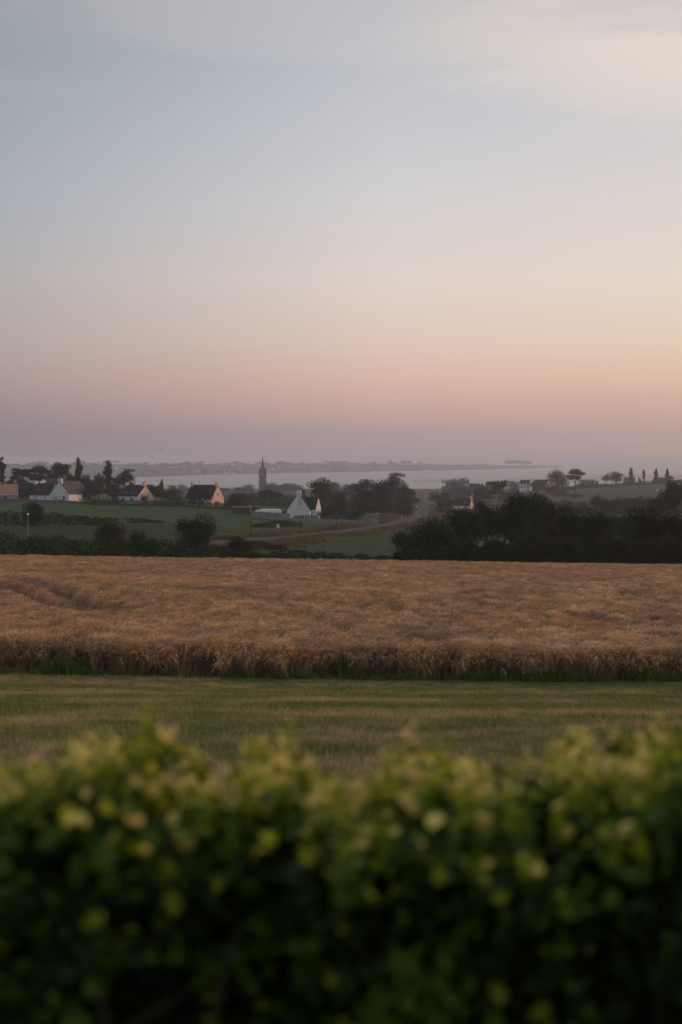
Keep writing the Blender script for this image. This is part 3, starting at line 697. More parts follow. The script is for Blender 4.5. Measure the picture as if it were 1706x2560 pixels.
# church
D_C = 1850; x, y, z = at(657, D_C); sc = D_C / F
zt = lambda py: EYE - (py - HY) / F * D_C - z
t = thing('church', 'granite church tower with a tall openwork belfry and pointed spire rising from the mist', 'church', (x, y, z), R(8))
def sq(m, hw, z0, z1, hw2=None): hw2 = hw if hw2 is None else hw2; return m.add([(-hw, -hw, z0), (hw, -hw, z0), (hw, hw, z0), (-hw, hw, z0), (-hw2, -hw2, z1), (hw2, -hw2, z1), (hw2, hw2, z1), (-hw2, hw2, z1)], [(3, 2, 1, 0), (4, 5, 6, 7), (0, 1, 5, 4), (1, 2, 6, 5), (2, 3, 7, 6), (3, 0, 4, 7)])
hw = 7.3 * sc
m = MB(); sq(m, hw, -3, zt(1197)); 
for sx in (-1, 1):
    for sy in (-1, 1): m.box(sx * hw - 0.9, sx * hw + 0.9, sy * hw - 0.9, sy * hw + 0.9, -3, zt(1200))
for k in (1214, 1206): 
    m.box(-hw - .25, hw + .25, -hw - .25, hw + .25, zt(k), zt(k) + .5)
m.build('tower', MAT['granite'], t)
for sgn in (-1, 1):
    m = MB(); m.box(sgn * 1.9 - .8, sgn * 1.9 + .8, -hw - .06, -hw + .3, zt(1213), zt(1203)); m.build('window', MAT['glass'], t)
m = MB(); sq(m, hw + .3, zt(1197), zt(1195.5), hw + .8); sq(m, hw + .8, zt(1195.4), zt(1192.5))
m.build('balcony', MAT['granite'], t)
b0, b1 = zt(1192.5), zt(1171); bw = 4.7 * sc
m = MB(); sq(m, bw * .62, b0, b1)
for sx in (-1, -.33, .33, 1):
    for sy in (-1, 1):
        m.box(sx * bw - .45, sx * bw + .45, sy * bw - .45, sy * bw + .45, b0, b1 - 1.5); m.box(sy * bw - .43, sy * bw + .43, sx * bw - .43, sx * bw + .43, b0, b1 - 1.5)
sq(m, bw + .6, b1 - 1.5, b1 - .3); m.box(-bw - .5, bw + .5, -bw - .5, bw + .5, (b0 + b1) / 2 - .3, (b0 + b1) / 2 + .2)
m.build('belfry', MAT['granite'], t)
for sx in (-1, 1):
    for sy in (-1, 1):
        m = MB(); cx_, cy_ = sx * 7.3 * sc, sy * 7.3 * sc; r_ = .85; za, zb_ = zt(1192.5), zt(1179)
        m.add([(cx_ + r_ * math.cos(k * math.pi / 4), cy_ + r_ * math.sin(k * math.pi / 4), q) for q in (za, zb_) for k in range(8)] + [(cx_, cy_, zt(1169))],
              [(k, (k + 1) % 8, 8 + (k + 1) % 8, 8 + k) for k in range(8)] + [(8 + k, 8 + (k + 1) % 8, 16) for k in range(8)])
        m.build('pinnacle', MAT['granite'], t)
m = MB(); r_ = 4.0 * sc; m.add([(r_ * math.cos(k * math.pi / 4 + .39), r_ * math.sin(k * math.pi / 4 + .39), b1 - .3) for k in range(8)] + [(0, 0, zt(1135.5))], [(k, (k + 1) % 8, 8) for k in range(8)])
for k in range(8):
    a_ = k * math.pi / 4 + .39
    for j in range(9):
        q = j / 9; rr = r_ * (1 - q); zz_ = b1 - .3 + (zt(1137.5) - b1) * q
        m.box(rr * math.cos(a_) - .22, rr * math.cos(a_) + .22, rr * math.sin(a_) - .22, rr * math.sin(a_) + .22, zz_, zz_ + .6)
sp = m.build('spire', MAT['granite'], t)
for k in range(4):
    a_ = k * math.pi / 2; m = MB(); cx_, cy_ = 3.6 * sc * math.cos(a_), 3.6 * sc * math.sin(a_)
    m.add([(cx_ - .6, cy_ - .6, b1 - .3), (cx_ + .6, cy_ - .6, b1 - .3), (cx_ + .6, cy_ + .6, b1 - .3), (cx_ - .6, cy_ + .6, b1 - .3), (cx_, cy_, zt(1159))], [(0, 1, 4), (1, 2, 4), (2, 3, 4), (3, 0, 4)])
    m.build('dormer', MAT['granite'], sp)
block(t, 20, 4, R(0), 30, 13, 3.5, 8, 'granite', 'slate')

# far shore houses
def small_house(label, x, y, z, rz, L, w, e_, r_, roof='slate', wall='wall', group=None):
    t = thing('house', label, 'house', (x, y, z), rz, group)
    a, b = L / 2, w / 2
    m = MB(); m.add([(xx, yy, zz) for xx in (-a, a) for yy, zz in ((-b, -2), (b, -2), (b, e_), (0, r_), (-b, e_))], [(0, 4, 3, 2, 1), (5, 6, 7, 8, 9), (0, 1, 6, 5), (1, 2, 7, 6), (4, 0, 5, 9), (2, 3, 8, 7), (3, 4, 9, 8)])
    m.build('wall', MAT[wall], t)
    r = MB()
    for sg in (-1, 1): r.add([(-a - .1, sg * (b + .3), e_ + .02), (a + .1, sg * (b + .3), e_ + .02), (a + .1, 0, r_ + .35), (-a - .1, 0, r_ + .35), (-a - .1, sg * (b + .3), e_ + .3), (a + .1, sg * (b + .3), e_ + .3)], [(0, 1, 2, 3), (4, 3, 2, 5), (0, 4, 5, 1)])
    r.box(a - 1.4, a - .2, -.8, .8, r_ - .5, r_ + 1.6)
    r.build('roof', MAT[roof], t); return t
rs = random.Random(11); spots = []
for k in range(58):
    px = rs.choice([rs.uniform(-150, 700), rs.uniform(380, 1080), rs.uniform(560, 840)]); tt_ = rs.uniform(0.05, 0.5)
    x, y, z = farland(np.array([px]), np.array([tt_])); L = rs.uniform(10, 19)
    small_house('small white house with dark roof scattered among the trees on the far shore', x[0], y[0], z[0], rs.uniform(-.9, .9), L, rs.uniform(8, 10), rs.uniform(3, 5.5), rs.uniform(7, 10), wall='wall' if k % 3 else 'concrete', group='houses scattered along the far shore')

# ------------------------------------------------------------------ far wood masses (nobody could count these trees)
def wood(name, label, cat, pts, mat, cards_per=34, leaf=3.2):
    P = []; Nn = []; S = []
    for (x, y, z, w_, h_) in pts:
        d = rand_dirs(cards_per); d[:, 2] = np.abs(d[:, 2]) * 1.0 - 0.1
        c = np.array([x, y, z + h_ * .45]); r = np.array([w_ / 2, w_ / 2, h_ * .55])
        P.append(c + d * r * (0.75 + 0.35 * rng.uniform(size=(cards_per, 1)))); Nn.append(d + rand_dirs(cards_per) * .4); S.append(np.full(cards_per, leaf * h_ / 11))
    P = np.concatenate(P); Nn = np.concatenate(Nn); Nn /= np.linalg.norm(Nn, axis=1)[:, None]; S = np.concatenate(S) * rng.uniform(.7, 1.4, len(P))
    V, Fq = cards(P, Nn, S, 0.8); return obj(name, mesh(name, V, Fq, [MAT[mat]]), label=label, category=cat, kind='stuff')
pts = []
for k in range(1150):
    px = rng.uniform(-500, 1230); tt_ = rng.uniform(0.02, 0.75) if rng.uniform() < .6 else rng.uniform(.42, .64)
    if fbm(px / 26, tt_ * 9, 91) < .42: continue
    x, y, z = farland(np.array([px]), np.array([tt_])); hh = rng.uniform(5, 13) * (1.25 if fbm(px / 34, 3.0, 15) > .55 else .8) * (1 if px < 1060 else .5)
    pts.append((x[0], y[0], z[0], hh * rng.uniform(1.1, 2.4), hh))
for px, pt in ((590, 1151), (705, 1152), (815, 1151), (842, 1153), (975, 1151), (1008, 1150), (1020, 1151), (1012, 1152), (640, 1155), (890, 1156), (440, 1156), (330, 1156), (1056, 1157)):
    x, y, z = farland(np.array([px]), np.array([.55])); hh = EYE - (pt - HY) / F * y[0] - z[0]; pts.append((x[0], y[0], z[0], 26, hh)); pts.append((x[0] + 14, y[0], z[0], 20, hh * .85))
wood('far_woodland', 'hazy belt of trees covering the far shore behind the bay', 'woodland', pts, 'leaf_pine')
pts = []
for k in range(46):
    px = rng.uniform(1262, 1326); x, y, z = farland(np.array([px]), np.array([rng.uniform(.45, .62)]))
    top = 1150.0 + (abs(px - 1290) / 36) ** 2 * 4 + (3.5 if 1306 < px < 1313 else 0); hh = max(3, EYE - (top - HY) / F * y[0] - z[0]); pts.append((x[0], y[0], z[0], 30, hh))
wood('headland_wood', 'low clump of trees standing on the tip of the headland', 'woodland', pts, 'leaf_pine', 30, 2.6)
# islet and reefs
def rock(name, label, px, q, wpx, hm, seed, kind='structure'):
    d = dq(q); x = (px - CX) / F * d; w = wpx / F * d; n = 26; V = []; Fc = []
    for j in range(5):
        rr = (1 - j / 4.6) * w / 2
        for k in range(n):
            a = 6.283 * k / n; q_ = rr * (0.8 + 0.4 * float(vnoise(math.cos(a) * 2 + seed, math.sin(a) * 2 + j)))
            V.append((x + q_ * math.cos(a), d + q_ * math.sin(a) * .6, SEA - 1 + (hm + 1) * (1 - (1 - j / 4) ** 1.7) * (0.85 + 0.3 * float(vnoise(k * .7, j + seed)))))
    V.append((x, d, SEA + hm))
    for j in range(4):
        for k in range(n): Fc.append((j * n + k, j * n + (k + 1) % n, (j + 1) * n + (k + 1) % n, (j + 1) * n + k))
    m = MB(); m.add(V, Fc + [(4 * n + k, 4 * n + (k + 1) % n, 5 * n) for k in range(n)])
    return m.build(name, MAT['granite'], smooth=True, label=label, category='rock' if kind is None else None, kind=kind)
def rk(label, *a):
    o = rock('sea_rock', label, *a, kind=None); return o
rk('rounded rocky islet rising on the sea horizon at the right', 1446, 1161, 14, 22, 3)
rk('long flat reef just right of the rounded islet', 1490, 1161, 46, 3.5, 9)
rk('longest thin reef line right of the flat reef on the horizon', 1540, 1160.5, 60, 2.5, 21)
rk('small dark reef in the bright water near the right edge', 1655, 1168, 18, 3.2, 12)
rk('tiny reef left of the cluster in the bright water', 1478, 1169, 10, 2.6, 14)
rk('middle reef of the cluster in the bright water', 1512, 1166, 12, 3.0, 15)
rk('low rock in the shallow water above the round bush tree on the hill', 1520, 1181.5, 9, 4.2, 17)
rk('reef touching the right edge of the bright sea', 1702, 1162, 20, 3.0, 18)

# ------------------------------------------------------------------ trees, left to right and near to far
bt, pt_, ct, pl = 'broadleaf_tree', 'pine_tree', 'cypress_tree', 'poplar_tree'
# poplars by the houses at the left
tree(pl, 'poplar', 4, 1147, 22, 590, 'leafy poplar cut by the left edge above the pink bungalow', 'leaf_grey', dense=(1100, .13))
tree(pl, 'poplar', 197, 1148, 19, 625, 'narrow poplar rising behind the house with three bright skylights', 'leaf_grey', dense=(1100, .13))
tree(pl, 'poplar', 270, 1154, 21, 605, 'narrow bare-stemmed poplar left of the pink-gabled palm cottage', 'leaf_grey', dense=(1100, .13))
# pines behind the left houses
tree(pt_, 'pine', 60, 1172, 62, 660, 'spreading dark pine behind the long dark roof, left of the twin-plumed pine', 'leaf_pine')
tree(pt_, 'pine', 98, 1165, 55, 670, 'twin-plumed umbrella pine behind the left houses', 'leaf_pine')
tree(pt_, 'pine', 155, 1158, 50, 680, 'rounded umbrella pine directly above the chimney of the skylit house', 'leaf_pine')
tree(bt, 'round', 30, 1195, 50, 650, 'low dark tree filling the gap between the bungalow and the long dark roof', 'leaf_dark')
tree(bt, 'round', 132, 1180, 46, 665, 'dark broad tree beneath the rounded umbrella pine', 'leaf_dark')
tree(bt, 'round', 178, 1184, 40, 690, 'dark tree under the first narrow poplar behind the skylit roof', 'leaf_dark')
tree(bt, 'round', 215, 1189, 52, 620, 'broad dark tree right of the skylit roof', 'leaf_dark')
tree(bt, 'round', 247, 1186, 42, 640, 'dark domed tree between the two narrow poplars', 'leaf_dark')
tree(bt, 'round', 238, 1210, 56, 590, 'reddish brown low tree right of the skylit house wall', 'leaf_red')
tree(ct, 'cypress', 310, 1174, 62, 670, 'ragged wide conifer crown behind the pink-gabled palm cottage', 'leaf_pine')
tree(bt, 'round', 282, 1205, 45, 620, 'dark tree between the second poplar and the palm cottage', 'leaf_dark')
tree(bt, 'round', 380, 1212, 50, 640, 'dark low tree right of the palm cottage', 'leaf_dark')
tree(bt, 'round', 401, 1199, 16, 660, 'small round-headed tree standing above the dark trees, midway between the two pink gables', 'leaf_grey')
tree(bt, 'round', 408, 1220, 42, 600, 'green tree left of the pink-gabled house with the wide bush', 'leaf_mid')
tree('bush', 'bush', 40, 1212, 52, 600, 'bush in front of the long dark-roofed house, left one', 'leaf_red')
tree('bush', 'bush', 78, 1214, 34, 595, 'smaller reddish bush in front of the sunlit end chimney', 'leaf_red')
tree('bush', 'bush', 432, 1221, 56, 575, 'wide green bush just left of the pink-gabled slate house', 'leaf_mid')
tree('bush', 'bush', 500, 1218, 66, 565, 'wide olive bush covering the front of the pink-gabled slate house', 'leaf_red')
tree('bush', 'bush', 288, 1233, 24, 570, 'small green garden bush left of the palm cottage', 'leaf_mid')
tree('bush', 'bush', 216, 1226, 22, 574, 'dark shrub at the sunlit wall of the skylit house', 'leaf_dark')
tree('bush', 'bush', 362, 1237, 20, 560, 'spiky palm-like shrub in front of the pink gable', 'leaf_dark')
tree('bush', 'bush', 545, 1238, 40, 640, 'dim bush right of the pink-gabled slate house', 'leaf_dark')
tree('bush', 'bush', 588, 1236, 58, 560, 'dark bush on the garden hedge between the slate house and the concrete wall', 'leaf_dark')
# misty trees round the church
for px, top, w, d, lab, mt in [
    (617, 1211, 40, 1650, 'grey misty tree just left of the church tower', 'leaf_grey'),
    (596, 1218, 34, 1500, 'low misty tree left of the church, behind the hedge end', 'leaf_grey'),
    (560, 1219, 44, 1550, 'pale misty tree between the slate house and the church', 'leaf_grey'),
    (460, 1211, 34, 1700, 'pale misty tree seen over the left end of the slate roof', 'leaf_grey'),
    (430, 1213, 30, 1700, 'pale low misty tree left of the slate roof', 'leaf_grey'),
    (676, 1207, 38, 1600, 'misty tree covering the foot of the church tower on its right', 'leaf_grey'),
    (700, 1211, 36, 1700, 'misty narrow tree right of the church', 'leaf_grey'),
    (722, 1208, 38, 1650, 'misty taller tree left of the white gable chimney', 'leaf_grey'),
    (744, 1211, 36, 1680, 'misty tree directly behind the white gable chimney', 'leaf_grey'),
    (664, 1224, 42, 700, 'dark low tree behind the trimmed hedge left of the white gable', 'leaf_dark'),
    (690, 1230, 40, 760, 'dark shrubby tree behind the trimmed hedge, nearer the white gable', 'leaf_dark'),
    (802, 1197, 62, 690, 'tall broad tree right of the white gable', 'leaf_dark'),
    (833, 1205, 40, 1300, 'misty tree behind the broad tree right of the white gable', 'leaf_grey'),
    (872, 1211, 44, 1150, 'domed misty tree left of the wind-bent cypress group', 'leaf_grey'),
    (848, 1226, 44, 720, 'dim tree below the misty dome right of the white house', 'leaf_dark'),
    (815, 1232, 40, 640, 'dim tree behind the young green tree', 'leaf_dark')]:
    tree(bt, 'bush' if d > 1100 and px != 833 else 'round', px, top, w, d, lab, mt)
tree(bt, 'bush', 845, 1239, 46, 500, 'young leafy green tree right of the white gabled house', 'leaf_mid')
tree('bush', 'bush', 815, 1268, 40, 480, 'dark bush between the white gabled house and the young green tree', 'leaf_dark')
tree('bush', 'bush', 880, 1275, 62, 475, 'wide dark bush over the end of the garden wall', 'leaf_dark')
# wind-bent cypress group by the road
tree(bt, 'bush', 895, 1208, 50, 820, 'dim misty tree between the misty dome and the left cypress', 'leaf_grey')
tree(bt, 'bush', 955, 1200, 60, 860, 'misty tree behind the gap in the wind-bent cypress group', 'leaf_dark')
tree(ct, 'cypress', 918, 1200, 62, 760, 'left cypress of the wind-bent group with a flat sloping top', 'leaf_pine')
tree(ct, 'cypress', 976, 1184, 72, 740, 'tallest wind-bent cypress with ragged crest beside the road', 'leaf_pine', big=True)
tree(ct, 'cypress', 950, 1215, 60, 640, 'dark lower cypress in front of the tallest wind-bent one', 'leaf_pine', big=True)
tree(bt, 'bush', 905, 1222, 46, 600, 'dark shrubby tree at the left foot of the cypress group', 'leaf_pine')
tree(bt, 'round', 1012, 1213, 52, 780, 'misty tree on the right shoulder of the cypress group', 'leaf_dark')
tree(bt, 'bush', 1005, 1242, 50, 620, 'dark bush tree below the right shoulder of the cypress group', 'leaf_pine')
tree(bt, 'round', 1028, 1238, 42, 760, 'misty tree overhanging the left verge of the straight road', 'leaf_grey')
# right of the straight road
for px, top, w, d, lab, k, mt in [
    (1125, 1200, 44, 1500, 'pale misty tree right of the straight road', 'bush', 'leaf_grey'),
    (1150, 1195, 58, 1450, 'tall pale misty tree, largest beyond the straight road', 'bush', 'leaf_grey'),
    (1128, 1220, 50, 1250, 'misty shrubby tree below the tall pale one', 'bush', 'leaf_grey'),
    (1160, 1216, 56, 1250, 'misty domed tree behind the low white cottage', 'bush', 'leaf_grey'),
    (1200, 1210, 30, 1200, 'small misty tree beside the faint barn roof', 'round', 'leaf_grey'),
    (1104, 1240, 26, 900, 'misty shrub at the right verge of the straight road', 'bush', 'leaf_grey'),
    (1102, 1256, 22, 700, 'dark upright shrub left of the low white cottage', 'bush', 'leaf_dark'),
    (1123, 1250, 22, 760, 'dim shrub touching the low white cottage on its left', 'bush', 'leaf_dark'),
    (1204, 1222, 54, 860, 'dark cone-shaped tree left of the flat-topped pine', 'cypress', 'leaf_dark'),
    (1190, 1248, 50, 800, 'dim tree right of the low white cottage', 'bush', 'leaf_dark'),
    (1285, 1202, 38, 1300, 'misty tree left of the small white house on the hill', 'bush', 'leaf_grey'),
    (1345, 1200, 46, 1270, 'dim domed tree left of the misty white gable', 'bush', 'leaf_dark')]:
    tree(bt, k, px, top, w, d, lab, mt)
for px, top, w, d, lab in [(1086, 1231, 30, 1050, 'faint misty shrub tree hugging the right side of the distant road'),
                           (1112, 1230, 36, 900, 'misty rounded shrub right of the tall dark roadside pole'),
                           (1148, 1232, 44, 880, 'misty scrubby tree directly behind the white cottage roof'),
                           (1178, 1226, 40, 930, 'misty tree between the cottage roof and the cone-shaped tree'),
                           (1226, 1218, 40, 1050, 'soft grey tree just left of the flat-topped pine trunk'),
                           (1268, 1224, 44, 980, 'soft grey tree just right of the flat-topped pine trunk'),
                           (1300, 1230, 46, 900, 'soft grey tree below the small white house on the hill'),
                           (1340, 1234, 46, 860, 'soft grey tree below the misty white gable')]:
    tree(bt, 'bush', px, top, w, d, lab, 'leaf_grey')
tree(pt_, 'pine', 1247, 1202, 46, 830, 'flat-topped pine with bare trunk standing above the dark trees', 'leaf_pine')
tree(pt_, 'bush', 1393, 1176, 54, 1180, 'large dense round pine on the hillside right of the white gable', 'leaf_pine', big=True, sink=0)
tree(pt_, 'pine', 1440, 1173, 44, 1200, 'umbrella pine with sunlit gaps right of the large round pine', 'leaf_pine')
tree('bush', 'bush', 1375, 1212, 40, 1150, 'dim bush at the foot of the large round pine', 'leaf_dark')
for px, top, w, d, lab, k, mt in [
    (1460, 1199, 34, 1330, 'low misty bush just right of the umbrella pine', 'bush', 'leaf_grey'),
    (1480, 1198, 24, 1340, 'second low misty bush right of the umbrella pine', 'bush', 'leaf_grey'),
    (1492, 1201, 10, 1340, 'tiny round bush alone on the hilltop line', 'bush', 'leaf_grey'),
    (1515, 1184, 20, 1500, 'pale ragged tree left of the round hilltop tree', 'round', 'leaf_grey'),
    (1541, 1180, 36, 1330, 'round dense hilltop tree left of the grey steep-roofed house', 'round', 'leaf_dark'),
    (1601, 1194, 12, 1380, 'small hilltop bush beside the second small poplar', 'bush', 'leaf_grey'),
    (1674, 1186, 22, 1370, 'dim hilltop tree behind the fourth small poplar', 'round', 'leaf_grey'),
    (1697, 1199, 20, 1370, 'low dim bush at the right end of the hilltop line', 'bush', 'leaf_grey')]:
    tree('bush' if k == 'bush' else bt, k, px, top, w, d, lab, mt)
for px, top, w, lab in [(1578, 1171, 10, 'first and tallest of the four small hilltop poplars, before the steep-roofed house'),
                        (1610, 1175, 7, 'second of the four small hilltop poplars, thinnest'),
                        (1641, 1173, 9, 'third of the four small hilltop poplars, club-shaped'),
                        (1669, 1173, 8, 'fourth of the four small hilltop poplars, nearest the right edge')]:
    tree(pl, 'poplar', px, top, w, 1360, lab, 'leaf_grey', group='poplars along the hilltop', dense=(700, .2))
# misty trees in the dip of the right hill
for px, top, w, d, lab in [(1402, 1224, 44, 1050, 'misty domed tree in the dip below the hillside field'),
                           (1440, 1234, 40, 1000, 'misty low tree right of the misty dome in the dip'),
                           (1490, 1237, 30, 880, 'faint shrubby tree in the lowest part of the misty field')]:
    tree(bt, 'bush', px, top, w, d, lab, 'leaf_grey')
# second rank of trees at the right
row2 = [(1360, 1246, 46, 'first'), (1392, 1252, 44, 'second'), (1425, 1249, 46, 'third'), (1455, 1254, 44, 'fourth'), (1505, 1243, 52, 'fifth'), (1540, 1243, 50, 'sixth'),
        (1572, 1244, 44, 'seventh'), (1600, 1240, 46, 'eighth'), (1632, 1243, 50, 'ninth')]
for px, top, w, o_ in row2:
    tree(bt, 'round' if o_ in ('fifth', 'eighth') else 'bush', px, top + 1, w, 590 + (px % 7) * 8, '%s tree from the left in the hazy second row behind the near dark trees' % o_, 'leaf_grey', group='second row of hazy trees')
tree(bt, 'round', 1688, 1205, 78, 420, 'tall broad tree at the right edge rising over the near dark trees', 'leaf_dark', big=True)
tree(bt, 'round', 1650, 1238, 50, 430, 'tree left of the tall one at the right edge', 'leaf_dark')
# near dark trees at the right
near = [(1022, 1318, 84, 196, 'bush', 'leaf_dark', 'lowest leftmost tree of the near dark group, spilling towards the road'),
        (1070, 1299, 80, 200, 'bush', 'leaf_dark', 'rounded dark tree, second from the left of the near group'),
        (1110, 1291, 74, 206, 'bush', 'leaf_dark', 'dark tree with spiky top, third from the left of the near group'),
        (1160, 1274, 96, 200, 'round', 'leaf_mid', 'greener leafy tree below the low white cottage in the near group'),
        (1215, 1262, 92, 214, 'round', 'leaf_dark', 'dark tree left of the tallest soft-crowned near trees'),
        (1262, 1240, 104, 206, 'round', 'leaf_mid', 'tall soft-crowned near tree, left of the tallest pair'),
        (1325, 1236, 110, 204, 'round', 'leaf_mid', 'tallest soft-crowned near tree with reddish right side'),
        (1362, 1258, 70, 210, 'round', 'leaf_red', 'brownish tree leaning against the tallest near tree'),
        (1432, 1272, 104, 200, 'round', 'leaf_dark', 'broad dark tree right of the misty gap in the near group'),
        (1492, 1281, 92, 204, 'round', 'leaf_dark', 'dark tree with pale gaps under its crown, right half of the near group'),
        (1545, 1290, 90, 198, 'round', 'leaf_mid', 'lower greenish tree in the middle of the right near row'),
        (1604, 1270, 112, 202, 'round', 'leaf_dark', 'high domed dark tree near the right end of the near row'),
        (1664, 1284, 96, 200, 'round', 'leaf_dark', 'dark tree beside the right edge in the near row'),
        (1722, 1286, 100, 200, 'round', 'leaf_dark', 'dark tree cut by the right edge of the near row'),
        (1800, 1270, 110, 200, 'round', 'leaf_dark', 'dark near tree standing just outside the right edge')]
for px, top, w, d, k, mt, lab in near:
    tree(bt, k, px, top, w, d, lab, mt, big=True)
hedge_run('hedgerow', pth((995, 186), (1100, 188), (1250, 188), (1400, 187), (1550, 186), (1706, 185), (1950, 184)), [2.2, 3.6, 4.4, 4.6, 4.3, 4.6, 4.4, 4.5], 3.6,
          'dense black undergrowth hedge under the near dark trees at the barley edge', leaf=0.36, per_m2=62)
# left: hedge behind the barley, with its bushes
hedge_run('hedgerow', pth((-500, 190), (-200, 188), (0, 186), (160, 184), (330, 183), (480, 181), (640, 180), (672, 180)), [3.2, 3.2, 3.3, 3.1, 2.8, 2.7, 2.5, 1.2], 3.2,
          'long dark hedge behind the left half of the barley field', leaf=0.24, per_m2=46, mat='leaf_mid')
hedge_run('hedgerow', pth((655, 196), (760, 200), (850, 196), (940, 196), (1010, 192)), [1.2, 1.9, 1.7, 1.6, 1.8], 2.0, 'low dark hedge along the barley edge below the road meadow', leaf=0.22, per_m2=50)
hedge_run('hedgerow', pth((610, 226), (650, 230), (712, 236)), [1.6, 1.3, .5], 1.8, 'short dark hedge stub below the road bend at the left', leaf=0.22, per_m2=40)
tree('bush', 'bush', 280, 1307, 84, 205, 'ragged dark shrub on the long hedge, left of the big round bush', 'leaf_red', big=True)
tree('bush', 'bush', 344, 1327, 50, 200, 'reddish dark shrub between the ragged shrub and the big round bush', 'leaf_red')
tree('bush', 'bush', 380, 1347, 34, 195, 'small shrub left foot of the big round bush', 'leaf_dark')
tree('bush', 'bush', 488, 1290, 96, 215, 'big round dark bush standing above the long hedge', 'leaf_dark', dense=(11000, .038))
tree('bush', 'bush', 596, 1342, 66, 200, 'low dark bush at the right end of the long hedge', 'leaf_dark', big=True)
tree('bush', 'bush', 84, 1258, 46, 335, 'egg-shaped dark bush on the bank between the two left fields', 'leaf_pine', dense=(9000, .045))
hedge_run('field_bank', BANK[BANK[:, 0] < at(300, 352)[0]], [2.0, 2.3, 2.6, 2.9, 3.0, 2.2, 1.6], 5, 'overgrown bank dividing the two green fields at the left', 'bank', leaf=0.4, per_m2=14)
hedge_run('field_bank', pth((318, 366), (360, 370), (405, 376)), [1.5, 1.0, .4], 3, 'short low end of the field bank right of its gap', 'bank', leaf=0.35, per_m2=20)
hedge_run('hedgerow', pth((640, 372), (690, 385), (745, 400)), [.6, 1.9, 1.0], 4, 'scrubby tuft of brambles beside the leaning arrow sign', 'hedge', leaf=0.35, per_m2=20, mat='leaf_mid')
# clipped hedges by the houses
hedge_run('garden_hedge', pth((198, 548), (330, 545), (420, 545), (560, 535), (640, 520)), [2.3, 2.3, 2.4, 2.5, 2.2], 2, 'long clipped dark hedge in front of the palm cottage and the slate house', leaf=.35, per_m2=18, rough=.12)
hedge_run('garden_hedge', pth((575, 640), (640, 640), (738, 630)), [5.2, 6.5, 5.6], 4, 'tall clipped grey-green hedge between the slate house and the white gable', leaf=.45, per_m2=14, rough=.1, mat='leaf_grey')
hedge_run('garden_hedge', pth((736, 470), (790, 468), (850, 466)), [1.2, 1.6, .9], 1.6, 'low shrubs along the top of the wall before the white gable', leaf=.3, per_m2=22, rough=.5)
hedge_run('hilltop_hedge', pth((1385, 1300), (1500, 1350), (1600, 1352), (1706, 1350), (1900, 1340)), [3, 3, 3.4, 3, 3], 4, 'thin dark hedge along the hilltop under the small poplars', leaf=1.0, per_m2=3, mat='leaf_dark')
hedge_run('hedgerow', pth((1345, 610), (1450, 620), (1560, 615), (1720, 605)), [3, 3.5, 3.5, 4], 5, 'hazy hedge filling the foot of the second row of trees', leaf=.5, per_m2=10)
hedge_run('hedgerow', pth((790, 610), (860, 605), (940, 600), (1028, 595)), [3.0, 4.2, 5.0, 4.2], 8, 'dark scrub filling the ground under the wind-bent cypress group', leaf=.5, per_m2=10, rough=.6)
hedge_run('hedgerow', pth((1096, 700), (1140, 690), (1190, 690)), [2.0, 2.4, 2.0], 3, 'low hedge between the verge and the white cottage beyond the road', leaf=.5, per_m2=9, mat='leaf_grey')

# ------------------------------------------------------------------ garden walls, poles, signs
def wall_run(name, label, P, h, th, mat, n_panel=0, cap=None):
    P = np.asarray(P); mid = P[len(P) // 2]; o0 = (mid[0], mid[1], g(*mid)); t = thing(name, label, 'wall', o0)
    seg = np.hypot(*np.diff(P, axis=0).T); L = seg.sum(); cum = np.concatenate([[0], np.cumsum(seg)]); k = n_panel or max(2, int(L / 4))
    def pt(s): return np.array([np.interp(s, cum, P[:, 0]), np.interp(s, cum, P[:, 1])])
    for j in range(k):
        a, b = pt(L * j / k + .02), pt(L * (j + 1) / k - .02); d_ = (b - a) / np.linalg.norm(b - a); nn = np.array([-d_[1], d_[0]]) * th / 2
        za, zb = g(*a), g(*b); V = []
        for (q, zz) in ((a, za), (b, zb)):
            for sg in (-1, 1):
                for z_ in (-.8, h): V.append((q[0] + sg * nn[0] - o0[0], q[1] + sg * nn[1] - o0[1], zz + z_ - o0[2]))
        m = MB(); m.add(V, [(0, 1, 3, 2), (4, 6, 7, 5), (0, 4, 5, 1), (2, 3, 7, 6), (1, 5, 7, 3), (0, 2, 6, 4)]); m.build('panel', MAT[mat], t)
        if n_panel:
            m = MB(); m.box(a[0] - .1 - o0[0], a[0] + .1 - o0[0], a[1] - .14 - o0[1], a[1] + .14 - o0[1], za - .8 - o0[2], za + h + .1 - o0[2]); m.build('post', MAT['concrete'], t)
    return t
wall_run('garden_wall', 'grey stone garden wall in front of the skylit house and bungalow', pth((-120, 552), (0, 552), (100, 552), (196, 550), n=4), 1.2, .4, 'stone_wall')
wall_run('garden_wall', 'pale concrete panel fence left of the white gabled house', pth((628, 468), (680, 462), (725, 458), n=4), 2.2, .12, 'concrete', n_panel=9)
wall_run('garden_wall', 'low grey wall running from the white gable to the lane pillar', pth((730, 452), (800, 452), (870, 450), (928, 448), n=4), 1.1, .25, 'concrete', n_panel=12)
x, y, z = at(937, 448); t = thing('gate_pillar', 'square grey pillar ending the garden wall beside the lane', 'pillar', (x, y, z))
m = MB(); m.box(-1.0, 1.0, -.5, .5, -.6, 1.9); m.build('column', MAT['concrete'], t); m = MB(); m.box(-1.1, 1.1, -.6, .6, 1.9, 2.05); m.build('cap', MAT['stone_wall'], t)
x, y, z = at(672, 490); m = MB(); n = 10
for j in range(n + 1):
    for k in range(5): m.V.append((j * .9 - 4.5, k * .6, (0.5 + .5 * math.sin(math.pi * j / n) * math.sin(math.pi * k / 4 + .2)) * (.9 + .4 * random.random())))
